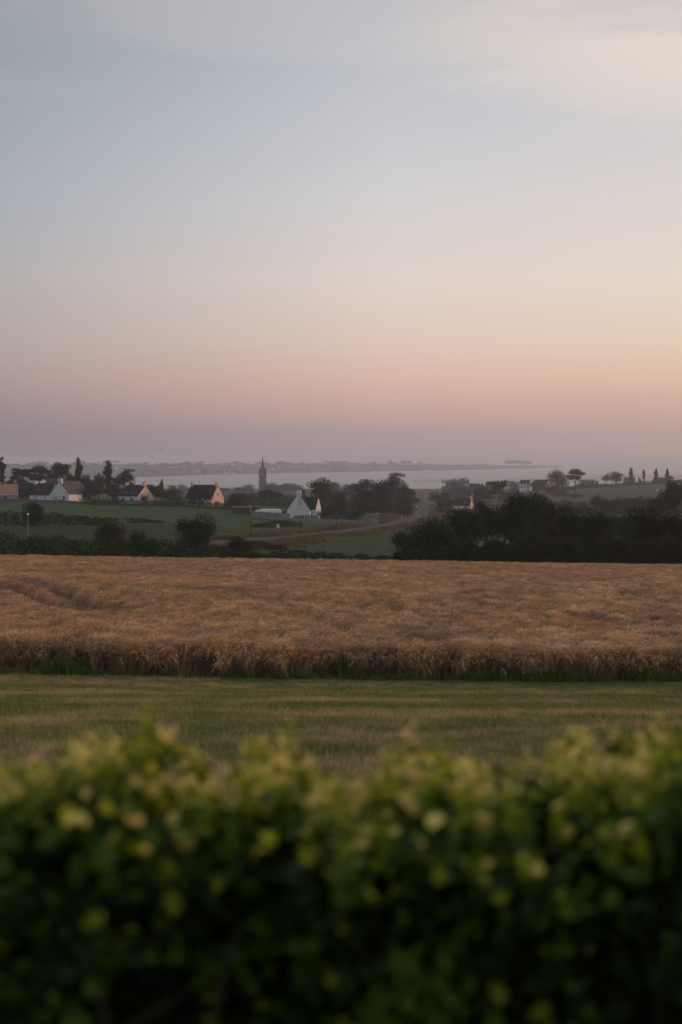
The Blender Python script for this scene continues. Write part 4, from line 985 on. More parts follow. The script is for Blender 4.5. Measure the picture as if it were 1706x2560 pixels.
m.F = [(j * 5 + k, j * 5 + k + 1, (j + 1) * 5 + k + 1, (j + 1) * 5 + k) for j in range(n) for k in range(4)]
for j in list(range(n)):                           # skirt so that the heap has a side
    pass
b0_ = len(m.V); m.V += [(j * .9 - 4.5, -.3, -.4) for j in range(n + 1)]; m.F += [(j * 5, (j + 1) * 5, b0_ + j + 1, b0_ + j) for j in range(n)]
m.n = len(m.V); m.build('tarpaulin', MAT['plastic'], loc=(x, y, z + 1.5), label='crumpled white tarpaulin on the heap behind the concrete panel fence', category='tarpaulin')
x, y, z = at(672, 493); m = MB(); m.box(-9, 9, -1, 8, -1, 1.6); m.V = [(a * (0.8 if c > 0 else 1), b, c) for a, b, c in m.V]; m.build('earth_heap', m_soil, loc=(x, y, z), label='flat brown earth heap behind the concrete panel fence', category='heap')
x, y, z = at(606, 505); t = thing('shed', 'low flat-roofed shed with a pale roof edge at the hedge end', 'shed', (x, y, z), R(-6)); m = MB(); m.box(-3, 3, -2, 2, -.6, 2.3); m.build('wall', MAT['wood'], t); m = MB(); m.box(-3.3, 3.3, -2.3, 2.3, 2.3, 2.5); m.build('roof', MAT['concrete'], t)

tops = {}
def pole(name, px, top, d, label, mat='wood', r=.13, cross=0, cat='utility pole', base_py=None, cap=False):
    x, y, z = at(px, d); h = EYE - (top - HY) / F * d - z
    t = thing(name, label, cat, (x, y, z)); m = MB(); m.tube([(0, 0, -.4), (0, 0, h)], [r, r * .75], 8); m.build('post', MAT[mat], t)
    if cross:
        m = MB(); m.box(-cross, cross, -.07, .07, h - .35, h - .2); c_ = m.build('crossarm', MAT[mat], t)
        for s_ in (-.9, -.3, .3, .9):
            m = MB(); m.tube([(s_ * cross, 0, h - .2), (s_ * cross, 0, h + .05)], .06, 6); m.build('insulator', MAT['white'], c_)
    if cap:
        m = MB(); m.tube([(0, 0, h), (0, 0, h + .35)], [.22, .12], 8); m.build('cap', MAT['white'], t)
    tops[label] = (x, y, z + h - .1); return t
def dpx(px, py, dmin=165): return hit(px, py, dmin)[1]
pole('field_pole', 70, 1287, dpx(70, 1339, 200), 'pale slender pole with a white cap in the left field', 'pale_wood', .09, cap=True, cat='pole')
pole('utility_pole', 628, 1297, dpx(628, 1342, 230), 'dark pole left of the leaning arrow sign', r=.17)
pole('utility_pole', 752, 1292, dpx(752, 1331, 230), 'dark pole between the arrow sign and the wooden crate', r=.17)
pole('utility_pole', 842, 1268, dpx(842, 1313, 230), 'dark pole rising beside the wooden crate', r=.17)
pole('utility_pole', 887, 1232, dpx(887, 1276, 400), 'tall utility pole with crossarm before the cypress group', r=.16, cross=.9)
pole('utility_pole', 815, 1243, 560, 'thin pole behind the young green tree', r=.12)
pole('utility_pole', 1094, 1220, 880, 'tall dark pole right of the straight road', r=.2)
pole('utility_pole', 307, 1302, dpx(307, 1332, 200), 'short dark pole behind the ragged shrub', r=.09)
pole('utility_pole', 1548, 1176, 1400, 'thin mast behind the round hilltop tree', r=.18)
x, y, z = hit(960, 1303, 400); h_ = 34 / F * y
t = thing('leaning_pole_pair', 'pair of dark poles leaning together beside the lane', 'utility pole', (x, y, z))
for dx0, dx1 in ((-4.2 / F * y, -.1), (4.0 / F * y, .25)):
    m = MB(); m.tube([(dx0, 0, -.3), (dx1, 0, h_)], [.14, .1], 8); m.build('post', MAT['wood'], t)
m = MB(); m.box(-.35, .5, -.06, .06, h_ - .6, h_ - .45); m.build('crossbar', MAT['wood'], t)
def wire(a, b, sag, label):
    a, b = Vector(a), Vector(b); m = MB(); m.tube([a.lerp(b, k / 14) - Vector((0, 0, sag * 4 * (k / 14) * (1 - k / 14))) for k in range(15)], .022, 4, cap=False)
    m.build('overhead_wire', MAT['cable'], label=label, category='wire')
T_ = lambda s: next(v for k, v in tops.items() if k.startswith(s))
tp = T_('tall utility pole with'); x5 = at(600, 640)
wire(tp, (x5[0], x5[1], x5[2] + 8.5), 1.2, 'sagging wire from the crossarmed pole leftwards past the white gable')
wire(tp, (*hit(960, 1303, 400)[:2], hit(960, 1303, 400)[2] + h_), .8, 'wire from the crossarmed pole to the leaning pole pair')
wire(T_('dark pole rising'), T_('dark pole between'), .5, 'wire between the crate pole and the pole left of it')
wire(T_('dark pole between'), T_('dark pole left'), .5, 'wire between the two dark poles nearest the arrow sign')
x5 = at(380, 640); x6 = at(585, 640)
wire((x5[0], x5[1], x5[2] + 8), (x6[0], x6[1], x6[2] + 8.2), .8, 'thin wire behind the slate roof with the aerial')
# crate-like wooden hide by the road
x, y, z = hit(835, 1327, 230); u = 1 / F * y
t = thing('wooden_crate', 'dark slatted wooden crate standing on the verge by the road', 'crate', (x, y, z), R(10))
for sx in (-1, 1):
    for sy in (-1, 1): m = MB(); m.box(sx * 5 * u - .06, sx * 5 * u + .06, sy * .6 - .06, sy * .6 + .06, -.2, 12 * u); m.build('post', MAT['wood'], t)
for k in range(7): m = MB(); zz = (1 + k * 1.55) * u; m.box(-5 * u, 5 * u, -.68, -.64, zz, zz + 1.1 * u); m.build('slat', MAT['wood'], t)
m = MB(); m.box(-5 * u, 5 * u, -.55, .6, .3 * u, .6 * u); m.build('floor_board', MAT['wood'], t)
m = MB(); m.box(-8.2 * u, -7.4 * u, -.1, .1, -.2, 12.5 * u); m.build('side_post', MAT['wood'], t)
# leaning sign with blue and white chevrons
x, y, z = hit(697, 1326, 230); u = 1 / F * y
t = thing('road_sign', 'leaning white sign with blue chevrons at the bramble tuft', 'sign', (x, y, z + .1)); t.rotation_euler = (R(-4), R(-9), R(12))
m = MB(); m.tube([(0, 0, -.3), (0, .05, 8 * u)], .04, 6); m.build('post', MAT['pale_wood'], t)
m = MB(); m.box(-3.6 * u, 3.6 * u, -.05, -.01, 4.5 * u, 14 * u); b_ = m.build('board', MAT['white'], t)
for z0 in (5.5, 9.6):
    m = MB(); m.add([(-3 * u, -.056, z0 * u), (0, -.056, (z0 + 1.8) * u), (3 * u, -.056, z0 * u), (3 * u, -.056, (z0 + 1.7) * u), (0, -.056, (z0 + 3.5) * u), (-3 * u, -.056, (z0 + 1.7) * u)], [(0, 1, 4, 5), (1, 2, 3, 4)]); m.build('chevron', MAT['blue'], b_)
# mailbox lamps on the lane, marker post, distant signs, white car-sized box
def small_sign(label, px, py, wpx, hpx, postpx, mat, cat='sign', name='small_sign', rz=0, dmin=380, band=None):
    x, y, z = hit(px, py, dmin); u = 1 / F * y; t = thing(name, label, cat, (x, y, z), rz)
    m = MB(); m.tube([(0, 0, -.2), (0, 0, postpx * u)], .05, 6); m.build('post', MAT['pale_wood'], t)
    m = MB(); m.box(-wpx / 2 * u, wpx / 2 * u, -.08, .06, postpx * u, (postpx + hpx) * u); m.build('panel', MAT[mat], t)
    if band: m = MB(); m.box(-wpx / 2 * u - .01, wpx / 2 * u + .01, -.09, .07, (postpx - 1.5) * u, postpx * u - .005); m.build('band', MAT[band], t)
    return t
small_sign('left of the two small white lamps behind the lane pillar', 941, 1300, 2.4, 2.4, 15, 'white', 'lamp', 'lane_lamp')
small_sign('right of the two small white lamps behind the lane pillar', 945.5, 1300, 2.4, 2.4, 15, 'white', 'lamp', 'lane_lamp')
small_sign('short white marker post with a red band at the lane mouth', 1005, 1302, 2.6, 5, 5, 'white', 'marker post', 'marker_post', band='red')
small_sign('white road sign on the left verge of the straight road', 1043, 1281, 3.2, 4.5, 12, 'white', dmin=500)
small_sign('second smaller white sign on the left verge of the straight road', 1041, 1291, 2, 3, 6, 'white', dmin=450)
small_sign('pale sign on the right verge of the straight road', 1092, 1280, 5.5, 2.2, 15, 'white', dmin=500)
x, y, z = hit(1132, 1291, 400); u = 1 / F * y; t = thing('white_trailer', 'small white box trailer parked below the low white cottage', 'trailer', (x, y, z))
m = MB(); m.box(-6.5 * u, 6.5 * u, -1.2, 1.2, 1.5 * u, 7.5 * u); m.build('body', MAT['white'], t)
for s_ in (-3.5, 3.5): m = MB(); m.tube([(s_ * u, -1.3, .3), (s_ * u, -1.1, .3)], .32, 12); m.build('wheel', MAT['cable'], t)
x, y, z = hit(1643, 1230, 800); t = thing('hay_wrap', 'pale wrapped bale lying in the hillside field at the right', 'bale', (x, y, z)); m = MB(); m.tube([(-1.1, 0, 1.0), (-.9, 0, 1.0), (.9, 0, 1.0), (1.1, 0, 1.0)], [.9, 1.15, 1.15, .9], 14); m.build('wrap', MAT['concrete'], t, smooth=True); m = MB(); m.tube([(-.3, 0, 1.0), (.3, 0, 1.0)], 1.17, 14, cap=False); m.build('net_band', MAT['plastic'], t)
# bird
d = 120; x = (400.5 - CX) / F * d; z = EYE - (1123 - HY) / F * d
t = thing('bird', 'tiny dark bird flying over the bay at the left', 'bird', (x, d, z), R(50)); m = MB(); m.tube([(-.1, 0, 0), (-.04, 0, .01), (.05, 0, .01), (.12, 0, 0)], [.008, .03, .028, .006], 6); m.build('body', MAT['cable'], t)
for s_ in (-1, 1): m = MB(); m.add([(-.03, 0, .01), (.05, 0, .01), (.03, s_ * .10, .05), (-.01, s_ * .2, .03), (-.04, s_ * .1, .045), (0, s_ * .1, .055)], [(0, 1, 2, 4), (4, 2, 3), (0, 4, 5), (4, 3, 5)]); m.build('wing', MAT['cable'], t)

# ------------------------------------------------------------------ instanced ground cover (geometry nodes)
def scatter(name, P, rot, scl, idx, sources, tone=None, **props):
    coll = bpy.data.collections.new(name + '_sources')
    for k, me in enumerate(sources):
        so = bpy.data.objects.new('%s_piece_%02d' % (name, k), me); coll.objects.link(so)
    me = bpy.data.meshes.new(name); me.vertices.add(len(P)); me.vertices.foreach_set('co', np.asarray(P, np.float32).ravel())
    a = me.attributes.new('rot', 'FLOAT_VECTOR', 'POINT'); a.data.foreach_set('vector', np.asarray(rot, np.float32).ravel())
    a = me.attributes.new('scl', 'FLOAT_VECTOR', 'POINT'); a.data.foreach_set('vector', np.asarray(scl, np.float32).ravel())
    a = me.attributes.new('idx', 'INT', 'POINT'); a.data.foreach_set('value', np.asarray(idx, np.int32))
    if tone is not None: a = me.attributes.new('tone', 'FLOAT', 'POINT'); a.data.foreach_set('value', np.clip(tone, 0, 1).astype(np.float32))
    o = obj(name, me, **props)
    ng = bpy.data.node_groups.new(name + '_nodes', 'GeometryNodeTree')
    ng.interface.new_socket('Geometry', in_out='INPUT', socket_type='NodeSocketGeometry'); ng.interface.new_socket('Geometry', in_out='OUTPUT', socket_type='NodeSocketGeometry')
    gi = ng.nodes.new('NodeGroupInput'); go = ng.nodes.new('NodeGroupOutput'); ci = ng.nodes.new('GeometryNodeCollectionInfo'); ip = ng.nodes.new('GeometryNodeInstanceOnPoints')
    ci.inputs[0].default_value = coll; ci.inputs[1].default_value = True; ci.inputs[2].default_value = True
    ip.inputs['Pick Instance'].default_value = True
    def na(nm, ty):
        n = ng.nodes.new('GeometryNodeInputNamedAttribute'); n.data_type = ty; n.inputs[0].default_value = nm; return n.outputs[0]
    L = ng.links; L.new(gi.outputs[0], ip.inputs['Points']); L.new(ci.outputs[0], ip.inputs['Instance'])
    L.new(na('rot', 'FLOAT_VECTOR'), ip.inputs['Rotation']); L.new(na('scl', 'FLOAT_VECTOR'), ip.inputs['Scale']); L.new(na('idx', 'INT'), ip.inputs['Instance Index'])
    L.new(ip.outputs[0], go.inputs[0])
    md = o.modifiers.new('scatter', 'NODES'); md.node_group = ng
    return o

def ribbon_pts(V, Fc, MI, pts, w, side, mi, taper=True):
    """flat blade along pts"""
    n0 = len(V); n = len(pts)
    for i, p in enumerate(pts):
        ww = w * ((1 - i / (n - 1)) * .85 + .15 if taper else 1)
        V.append(tuple(p - side * ww / 2)); V.append(tuple(p + side * ww / 2))
    for i in range(n - 1): Fc.append((n0 + 2 * i, n0 + 2 * i + 1, n0 + 2 * i + 3, n0 + 2 * i + 2)); MI.append(mi)
MAT['stalk'] = material('barley_stalk', (0.56, 0.37, 0.24), 0.7, 0.15, transl=0.25, obj_rand=0.3, inst=(0.30, 0.215, 0.16))
MAT['ear'] = material('barley_ear', (0.73, 0.425, 0.185), 0.65, 0.2, transl=0.2, obj_rand=0.33, inst=(0.35, 0.235, 0.15))
MAT['awn'] = material('barley_awn', (0.80, 0.53, 0.29), 0.6, 0.25, transl=0.35, obj_rand=0.3, inst=(0.42, 0.295, 0.20))
def barley_clump(seed, n=8, R_=.13):
    rs = random.Random(seed); V, Fc, MI = [], [], []
    for k in range(n):
        a = rs.uniform(0, 6.283); r = R_ * math.sqrt(rs.random()); b = Vector((r * math.cos(a), r * math.sin(a), -.03)); H = rs.uniform(.68, .92)
        la = rs.gauss(0, .38); lean = Vector((math.cos(la), math.sin(la), 0)); sd = Vector((rs.uniform(-1, 1), rs.uniform(-1, 1), 0)).normalized()
        k_ = rs.uniform(.06, .17)
        p = [b, b + lean * k_ * .2 + Vector((0, 0, H * .5)), b + lean * k_ * .6 + Vector((0, 0, H * .88)), b + lean * k_ + Vector((0, 0, H))]
        ribbon_pts(V, Fc, MI, p, .010, sd, 0, False)
        # leaf
        q = p[1]; lv = Vector((rs.uniform(-1, 1), rs.uniform(-1, 1), 0)).normalized(); ribbon_pts(V, Fc, MI, [q, q + lv * .07 + Vector((0, 0, .10)), q + lv * .16 + Vector((0, 0, .04))], .012, lv.cross(Vector((0, 0, 1))), 0)
        # nodding ear
        e0 = p[-1]; droop = rs.uniform(.1, 1.15); ed = (lean * math.sin(droop + .5) + Vector((0, 0, math.cos(droop + .5)))).normalized(); E = rs.uniform(.075, .10)
        sid = ed.cross(Vector((0, 0, 1))).normalized(); upn = sid.cross(ed).normalized(); n0 = len(V); ew = .0105
        V += [tuple(e0), tuple(e0 + ed * E * .4 + sid * ew), tuple(e0 + ed * E * .4 + upn * ew), tuple(e0 + ed * E * .4 - sid * ew), tuple(e0 + ed * E * .4 - upn * ew), tuple(e0 + ed * E)]
        for i in range(4):
            j = (i + 1) % 4; Fc.append((n0, n0 + 1 + i, n0 + 1 + j)); Fc.append((n0 + 5, n0 + 1 + j, n0 + 1 + i)); MI += [1, 1]
        for i in range(4):
            s0 = e0 + ed * E * (.25 + .2 * i); dv = (ed + sid * rs.uniform(-.35, .35) + upn * rs.uniform(-.3, .35)).normalized(); AL = rs.uniform(.10, .17)
            n0 = len(V); V += [tuple(s0 - sid * .0036), tuple(s0 + sid * .0036), tuple(s0 + dv * AL - Vector((0, 0, .02)))]; Fc.append((n0, n0 + 1, n0 + 2)); MI.append(2)
    me = bpy.data.meshes.new('barley_clump'); me.from_pydata(V, [], Fc)
    for k in ('stalk', 'ear', 'awn'): me.materials.append(MAT[k])
    me.polygons.foreach_set('material_index', np.array(MI, np.int32)); me.update(); return me

rng = np.random.default_rng(5)
# tram lines and laid patches (world positions on the field)
def field_hit(px, py):
    ds = np.arange(37, 150, .25); x = (px - CX) / F * ds; rz = EYE - (py - HY) / F * ds; gz = G(x, ds) + .8; k = np.argmax(rz <= gz); return np.array([x[k], ds[k]])
TRAM = [smooth_path([field_hit(*p) for p in L], 6) for L in ([(-160, 1432), (0, 1463), (90, 1490), (150, 1515), (205, 1528)], [(40, 1446), (110, 1462), (180, 1487), (235, 1512), (260, 1524)])]
HOLES = [(field_hit(1462, 1541), .75, 1.5), (field_hit(1672, 1548), 1.1, 1.5), (field_hit(1306, 1537), .45, .7), (field_hit(1410, 1583), .5, .5), (field_hit(610, 1516), .7, 1.1), (field_hit(1340, 1562), .7, .6)]
pp = []
for (d0, d1, dens) in ((36.2, 42, 62), (42, 60, 46), (60, 95, 30), (95, 152, 18)):
    w0 = .42 * d1; n = int(2 * w0 * (d1 - d0) * dens); x = rng.uniform(-w0, w0, n); y = rng.uniform(d0, d1, n); k = np.abs(x) < .36 * y + 2; pp.append(np.stack([x[k], y[k]], 1))
n = 4200; pp.append(np.stack([rng.uniform(-15, 15, n), 35.95 + rng.uniform(0, .9, n)], 1))
pp = np.concatenate(pp); x, y = pp.T
edge = 35.9 + 1.15 * (fbm(x / .7, x * 0, 5, 3) - .3); keep = y > edge
hfac = np.ones(len(x)); tr_ = np.zeros(len(x))
for Tm in TRAM:
    dd = dist_path(x, y, Tm); tr_ = np.maximum(tr_, np.clip(1.1 - dd, 0, 1) * .8); keep &= (dd > .42) ; hfac *= np.where(dd < .85, .80, 1)
for c, rx, ry in HOLES:
    q = np.hypot((x - c[0]) / rx, (y - c[1]) / ry) + (fbm(x / .8, y / .8, 44) - .5) * .6; keep &= (q > .75) | (rng.uniform(size=len(x)) < .25); hfac *= np.where(q < 1.05, .55, 1)
x, y, hfac, tr_ = x[keep], y[keep], hfac[keep], tr_[keep]
sc = (1 + .22 * (fbm(x / .35, y / .9, 66, 3) - .5) + .12 * (fbm(x / 9, y / 7, 67, 3) - .5)) * hfac
# the lean swings slowly across the field
th_ = (fbm(x / .9, y / 2.6, 23, 3) - .5) * 4.5 - .25 + rng.normal(size=len(x)) * .4
tilt = .12 + (fbm(x / .5, y / 1.2, 37, 3) - .5) * .55
fr = np.clip((edge[keep] + .55 - y) / .55, 0, 1) * (rng.uniform(size=len(x)) < .8)
th_ = np.where(fr > 0, -1.57 + rng.normal(size=len(x)) * .8, th_); tilt = tilt + fr * rng.uniform(.05, .55, len(x)); sc = sc * (1 - fr * rng.uniform(-.05, .45, len(x)))
rot = np.stack([rng.normal(size=len(x)) * .08, tilt, th_], 1)
tone = (fbm(x / .26, y / 1.2, 51, 4) - .5) * 2.6 + (fbm(x / 3.5, y / 7, 53, 3) - .5) * .9 + .33 + tr_ * .5 + .12 * fr + rng.normal(size=len(x)) * .12
scatter('barley', np.stack([x, y, G(x, y)], 1), rot, np.stack([sc * 1.05, sc * 1.05, sc * .98], 1), rng.integers(0, 10, len(x)), [barley_clump(100 + k) for k in range(10)], tone=tone,
        kind='stuff', label='ripe golden brown barley filling the field between lawn and hedges', category='barley')

# mown lawn
MAT['blade'] = material('lawn_blade', (0.115, 0.165, 0.040), 0.7, 0.15, transl=0.35, obj_rand=0.3, inst=(0.42, 0.33, 0.16))
MAT['blade_dry'] = material('dry_blade', (0.32, 0.28, 0.11), 0.7, 0.15, transl=0.35, obj_rand=0.3, inst=(0.52, 0.40, 0.21))
MAT['weed'] = material('weed_green', (0.15, 0.21, 0.045), 0.6, 0.25, noise=(1.5, 0.6, (0.08, 0.13, 0.025)), transl=0.35, obj_rand=0.25)
MAT['dock'] = material('dock_brown', (0.060, 0.045, 0.024), 0.8, 0.1, noise=(5, 0.6, (0.035, 0.03, 0.016)))
MAT['petal'] = material('white_petal', (0.62, 0.58, 0.62), 0.7, 0.2, transl=0.3)
def tuft(seed, n, R_, h0, h1, w, mats, bend=.5):
    rs = random.Random(seed); V, Fc, MI = [], [], []
    for k in range(n):
        a = rs.uniform(0, 6.283); r = R_ * math.sqrt(rs.random()); b = Vector((r * math.cos(a), r * math.sin(a), -.01)); H = rs.uniform(h0, h1); la = rs.uniform(0, 6.283); lv = Vector((math.cos(la), math.sin(la), 0)) * H * bend * rs.random()
        ribbon_pts(V, Fc, MI, [b, b + lv * .35 + Vector((0, 0, H * .6)), b + lv + Vector((0, 0, H))], w, Vector((-math.sin(la), math.cos(la), 0)), rs.choice(range(len(mats))) if k % 3 == 0 else 0)
    me = bpy.data.meshes.new('tuft'); me.from_pydata(V, [], Fc)
    for k in mats: me.materials.append(MAT[k])
    me.polygons.foreach_set('material_index', np.array(MI, np.int32)); me.update(); return me
pp = []
for (d0, d1, dens) in ((7, 14, 45), (14, 24, 42), (24, 36.3, 40)):
    w0 = .33 * d1; n = int(2 * w0 * (d1 - d0) * dens); x = rng.uniform(-w0, w0, n); y = rng.uniform(d0, d1, n); k = np.abs(x) < .29 * y + 1.5; pp.append(np.stack([x[k], y[k]], 1))
pp = np.concatenate(pp); x, y = pp.T
hn = fbm(x / .7, y / .4, 12, 4); sc = .2 + 1.9 * hn + .6 * (fbm(x / 6, y / 1.2, 92) - .5)
rt = np.clip((x - 0.06 * y) / 4.0, 0, 1) * np.clip((y - 19) / 8, 0, 1)
tone = .42 + (fbm(x / 5, y / 2.6, 3, 3) - .5) * 2.4 + (fbm(x / .8, y / .5, 4, 4) - .5) * 2.2 - .38 * rt + rng.normal(size=len(x)) * .1
scatter('lawn_grass', np.stack([x, y, G(x, y)], 1), np.stack([rng.normal(size=len(x)) * .1, rng.normal(size=len(x)) * .1, rng.uniform(0, 6.28, len(x))], 1), np.stack([np.ones(len(x)), np.ones(len(x)), sc], 1),
        rng.integers(0, 5, len(x)), [tuft(200 + k, 26, .15, .025, .055, .007, ['blade', 'blade_dry'], .8) for k in range(5)], tone=tone, kind='stuff', label='short mown green and straw coloured lawn grass', category='grass')
# green fringe at the foot of the barley
n = 3800; x = rng.uniform(-14, 14, n); y = 35.85 + rng.normal(size=n) * .13; dn = fbm(x / .9, x * 0 + 2, 8, 3); k = rng.uniform(size=n) < np.clip((dn - .40) * 5, .08, 1); x, y, dn = x[k], y[k], dn[k]
sc = .45 + 1.3 * np.clip(dn - .35, 0, 1) * 1.6
for cx_, amp in ((at(455, 36)[0], 1.0), (at(330, 36)[0], .5), (at(870, 36)[0], .8), (at(640, 36)[0], .35), (at(1090, 36)[0], .45), (at(170, 36)[0], .4), (at(1400, 36)[0], .5), (at(700, 36)[0], .4), (at(960, 36)[0], .5), (at(1600, 36)[0], .4)): sc = sc + amp * np.exp(-((x - cx_) / .35) ** 2)
scatter('edge_grass', np.stack([x, y, G(x, y)], 1), np.stack([rng.normal(size=len(x)) * .12, rng.normal(size=len(x)) * .12, rng.uniform(0, 6.28, len(x))], 1), np.stack([sc * .8 + .3, sc * .8 + .3, sc], 1),
        rng.integers(0, 4, len(x)), [tuft(300 + k, 16, .10, .12, .26, .012, ['weed', 'weed', 'blade'], .7) for k in range(4)], kind='stuff', label='lush green grass fringe along the foot of the barley', category='grass')
# dry grass on the verges of the road
s = rng.integers(2, len(ROAD) - 3, 26000); t0 = ROAD[s]; tn = ROAD[s + 1] - ROAD[s]; tn = tn / np.linalg.norm(tn, axis=1)[:, None]; side = np.where(rng.uniform(size=len(s)) < .5, -1, 1); off = 4.2 + rng.exponential(1.9, len(s))
x = t0[:, 0] - tn[:, 1] * side * off + rng.normal(size=len(s)) * 1.2; y = t0[:, 1] + tn[:, 0] * side * off + rng.normal(size=len(s)) * 2.5
bx, by2 = hit(1010, 1288, 400)[:2]; x = np.concatenate([x, bx + rng.normal(size=1500) * 5]); y = np.concatenate([y, by2 + rng.normal(size=1500) * 14])
k = (dist_path(x, y, ROAD) > 3.9) & (dist_path(x, y, LANE) > 2.0) & (y < 900) & (y > 170); k &= fbm(x / 7, y / 16, 19) > .45; x, y = x[k], y[k]
MAT['hay'] = material('verge_hay', (0.17, 0.12, 0.062), 0.8, 0.1, noise=(0.15, 0.8, (0.075, 0.08, 0.032)), transl=0.25, obj_rand=0.3)
scatter('verge_grass', np.stack([x, y, G(x, y)], 1), np.stack([rng.normal(size=len(x)) * .1, rng.normal(size=len(x)) * .1, rng.uniform(0, 6.28, len(x))], 1), rng.uniform(.5, 1.25, (len(x), 1)) * np.ones((1, 3)),
        rng.integers(0, 4, len(x)), [tuft(400 + k, 14, .5, .3, .75, .07, ['hay'], .5) for k in range(4)], kind='stuff', label='dry brown grass along both verges of the road', category='grass')

# tall weeds at the barley edge
def weed(px, top, label, mat, spread, flowers=0, seed=1, name='weed_plant', cat='weed'):
    rs = random.Random(seed); d = 35.85; x, y, z = at(px, d); H = EYE - (top - HY) / F * d - z
    t = thing(name, label, cat, (x, y, z)); m = MB(); lf = MB(); V, Fc, MI = [], [], []
    for k in range(spread):
        a = rs.uniform(-1, 1) * .16; hh = H * rs.uniform(.7, 1); m.tube([(a * .3, 0, -.03), (a * .6, rs.uniform(-.05, .05), hh * .5), (a, rs.uniform(-.08, .08), hh)], [.009, .007, .004], 5)
        for j in range(9):
            q = rs.uniform(.3, 1); p = Vector((a * q, 0, hh * q)); lv = Vector((rs.uniform(-1, 1), rs.uniform(-1, 1), rs.uniform(.1, .9))).normalized(); ln = .11 * (1.15 - q) + .03
            ribbon_pts(V, Fc, MI, [p, p + lv * ln * .5, p + lv * ln], .028, lv.cross(Vector((0, 0, 1))).normalized(), 0)
    m.build('stem', MAT[mat], t); me = bpy.data.meshes.new('leaves'); me.from_pydata(V, [], Fc); me.materials.append(MAT[mat]); me.update(); obj('leaves', me, t, kind='stuff')
    for k in range(flowers):
        fx_, fy_, fz_ = rs.uniform(-.12, .12), rs.uniform(-.25, -.05), H * rs.uniform(.55, 1.0); m = MB()
        for j in range(6): a = j * 1.047; m.add([(fx_, fy_, fz_), (fx_ + .012 * math.cos(a - .4), fy_, fz_ + .012 * math.sin(a - .4)), (fx_ + .024 * math.cos(a), fy_ - .006, fz_ + .024 * math.sin(a)), (fx_ + .012 * math.cos(a + .4), fy_, fz_ + .012 * math.sin(a + .4))], [(0, 1, 2, 3)])
        m.build('flower', MAT['petal'], t)
weed(866, 1612, 'tall dark leafy weed clump in the middle of the barley edge', 'dock', 6, seed=4)
weed(852, 1622, 'shorter dark weed just left of the tall leafy clump', 'weed', 4, seed=9)
weed(1186, 1616, 'single tall dark dock stalk at the barley edge', 'dock', 1, seed=5, name='dock_stalk')
weed(1262, 1668, 'left patch of small white flowers at the barley foot', 'weed', 5, 11, 6, 'flowering_plant', 'wildflower')
weed(1314, 1664, 'right patch of small white flowers at the barley foot', 'weed', 5, 10, 7, 'flowering_plant', 'wildflower')
weed(126, 1617, 'thin dark seed stalk at the left of the barley edge', 'dock', 2, seed=8, name='dock_stalk')

# ------------------------------------------------------------------ the garden hedge in the foreground
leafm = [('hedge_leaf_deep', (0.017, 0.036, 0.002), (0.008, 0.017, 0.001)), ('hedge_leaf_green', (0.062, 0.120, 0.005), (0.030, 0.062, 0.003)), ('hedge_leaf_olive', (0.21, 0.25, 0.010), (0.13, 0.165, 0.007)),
         ('hedge_leaf_young', (0.40, 0.42, 0.020), (0.29, 0.32, 0.015)), ('hedge_leaf_gold_sunlit', (0.84, 0.66, 0.17), (0.72, 0.55, 0.13)), ('hedge_leaf_blush_sunlit', (0.78, 0.54, 0.28), (0.64, 0.44, 0.22))]  # gold and blush: young leaf colour with sunlight painted in
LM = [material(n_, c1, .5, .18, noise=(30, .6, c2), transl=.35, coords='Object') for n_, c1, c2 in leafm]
def leaf_mesh(w, curl, mat):
    # elliptical leaf along +x with folded midrib
    xs = [0, .22, .5, .78, 1.0]; ws = [0, .36, .5, .34, 0]; V = []; Fc = []
    for k, (a, b) in enumerate(zip(xs, ws)):
        zc = -curl * (a - .3) ** 2
        V += [(a - .5, 0, zc)] if k in (0, 4) else [(a - .5, -b * w, zc + .10 * b), (a - .5, 0, zc), (a - .5, b * w, zc + .10 * b)]
    Fc = [(0, 2, 1), (0, 3, 2), (1, 2, 5, 4), (2, 3, 6, 5), (4, 5, 8, 7), (5, 6, 9, 8), (7, 8, 10), (8, 9, 10)]
    me = bpy.data.meshes.new('leaf'); me.from_pydata(V, [], Fc); me.materials.append(mat); me.polygons.foreach_set('use_smooth', np.ones(8, bool)); me.update(); return me
hp = np.array([-900, -300, 0, 130, 210, 290, 340, 400, 450, 500, 600, 670, 720, 770, 850, 930, 1010, 1090, 1140, 1230, 1300, 1380, 1430, 1500, 1600, 1706, 2500], float)
ht = np.array([1950, 1980, 1985, 1908, 1915, 1880, 1862, 1878, 1915, 1945, 1940, 1905, 1895, 1920, 1965, 1955, 1912, 1902, 1925, 1915, 1915, 1898, 1880, 1888, 1875, 1845, 1850], float) + 24
YB = 3.05
def htop(x): return np.interp(CX + F * x / YB, hp, EYE - (ht - HY) / F * YB)
hr = np.random.default_rng(77)
n = 38000; x = hr.uniform(-2.6, 2.6, n); u_ = hr.uniform(size=n); dep = np.abs(hr.normal(size=n)) * .10
face_ = u_ < .52
zt_ = htop(x) + (fbm(x / .20, x * 0 + 1, 5, 3) - .5) * .12
z0_ = hr.uniform(.02, 1, n)
yf = 2.58 + (fbm(x / .22, z0_ / .18, 6, 3) - .5) * .75
z = np.where(face_, z0_ * zt_, zt_ - dep * .9); yb_ = yf + (3.28 - yf) * hr.uniform(size=n) ** .8
y = np.where(face_, yf + dep + .22 * np.clip(z / zt_ - .75, 0, 1), yb_)
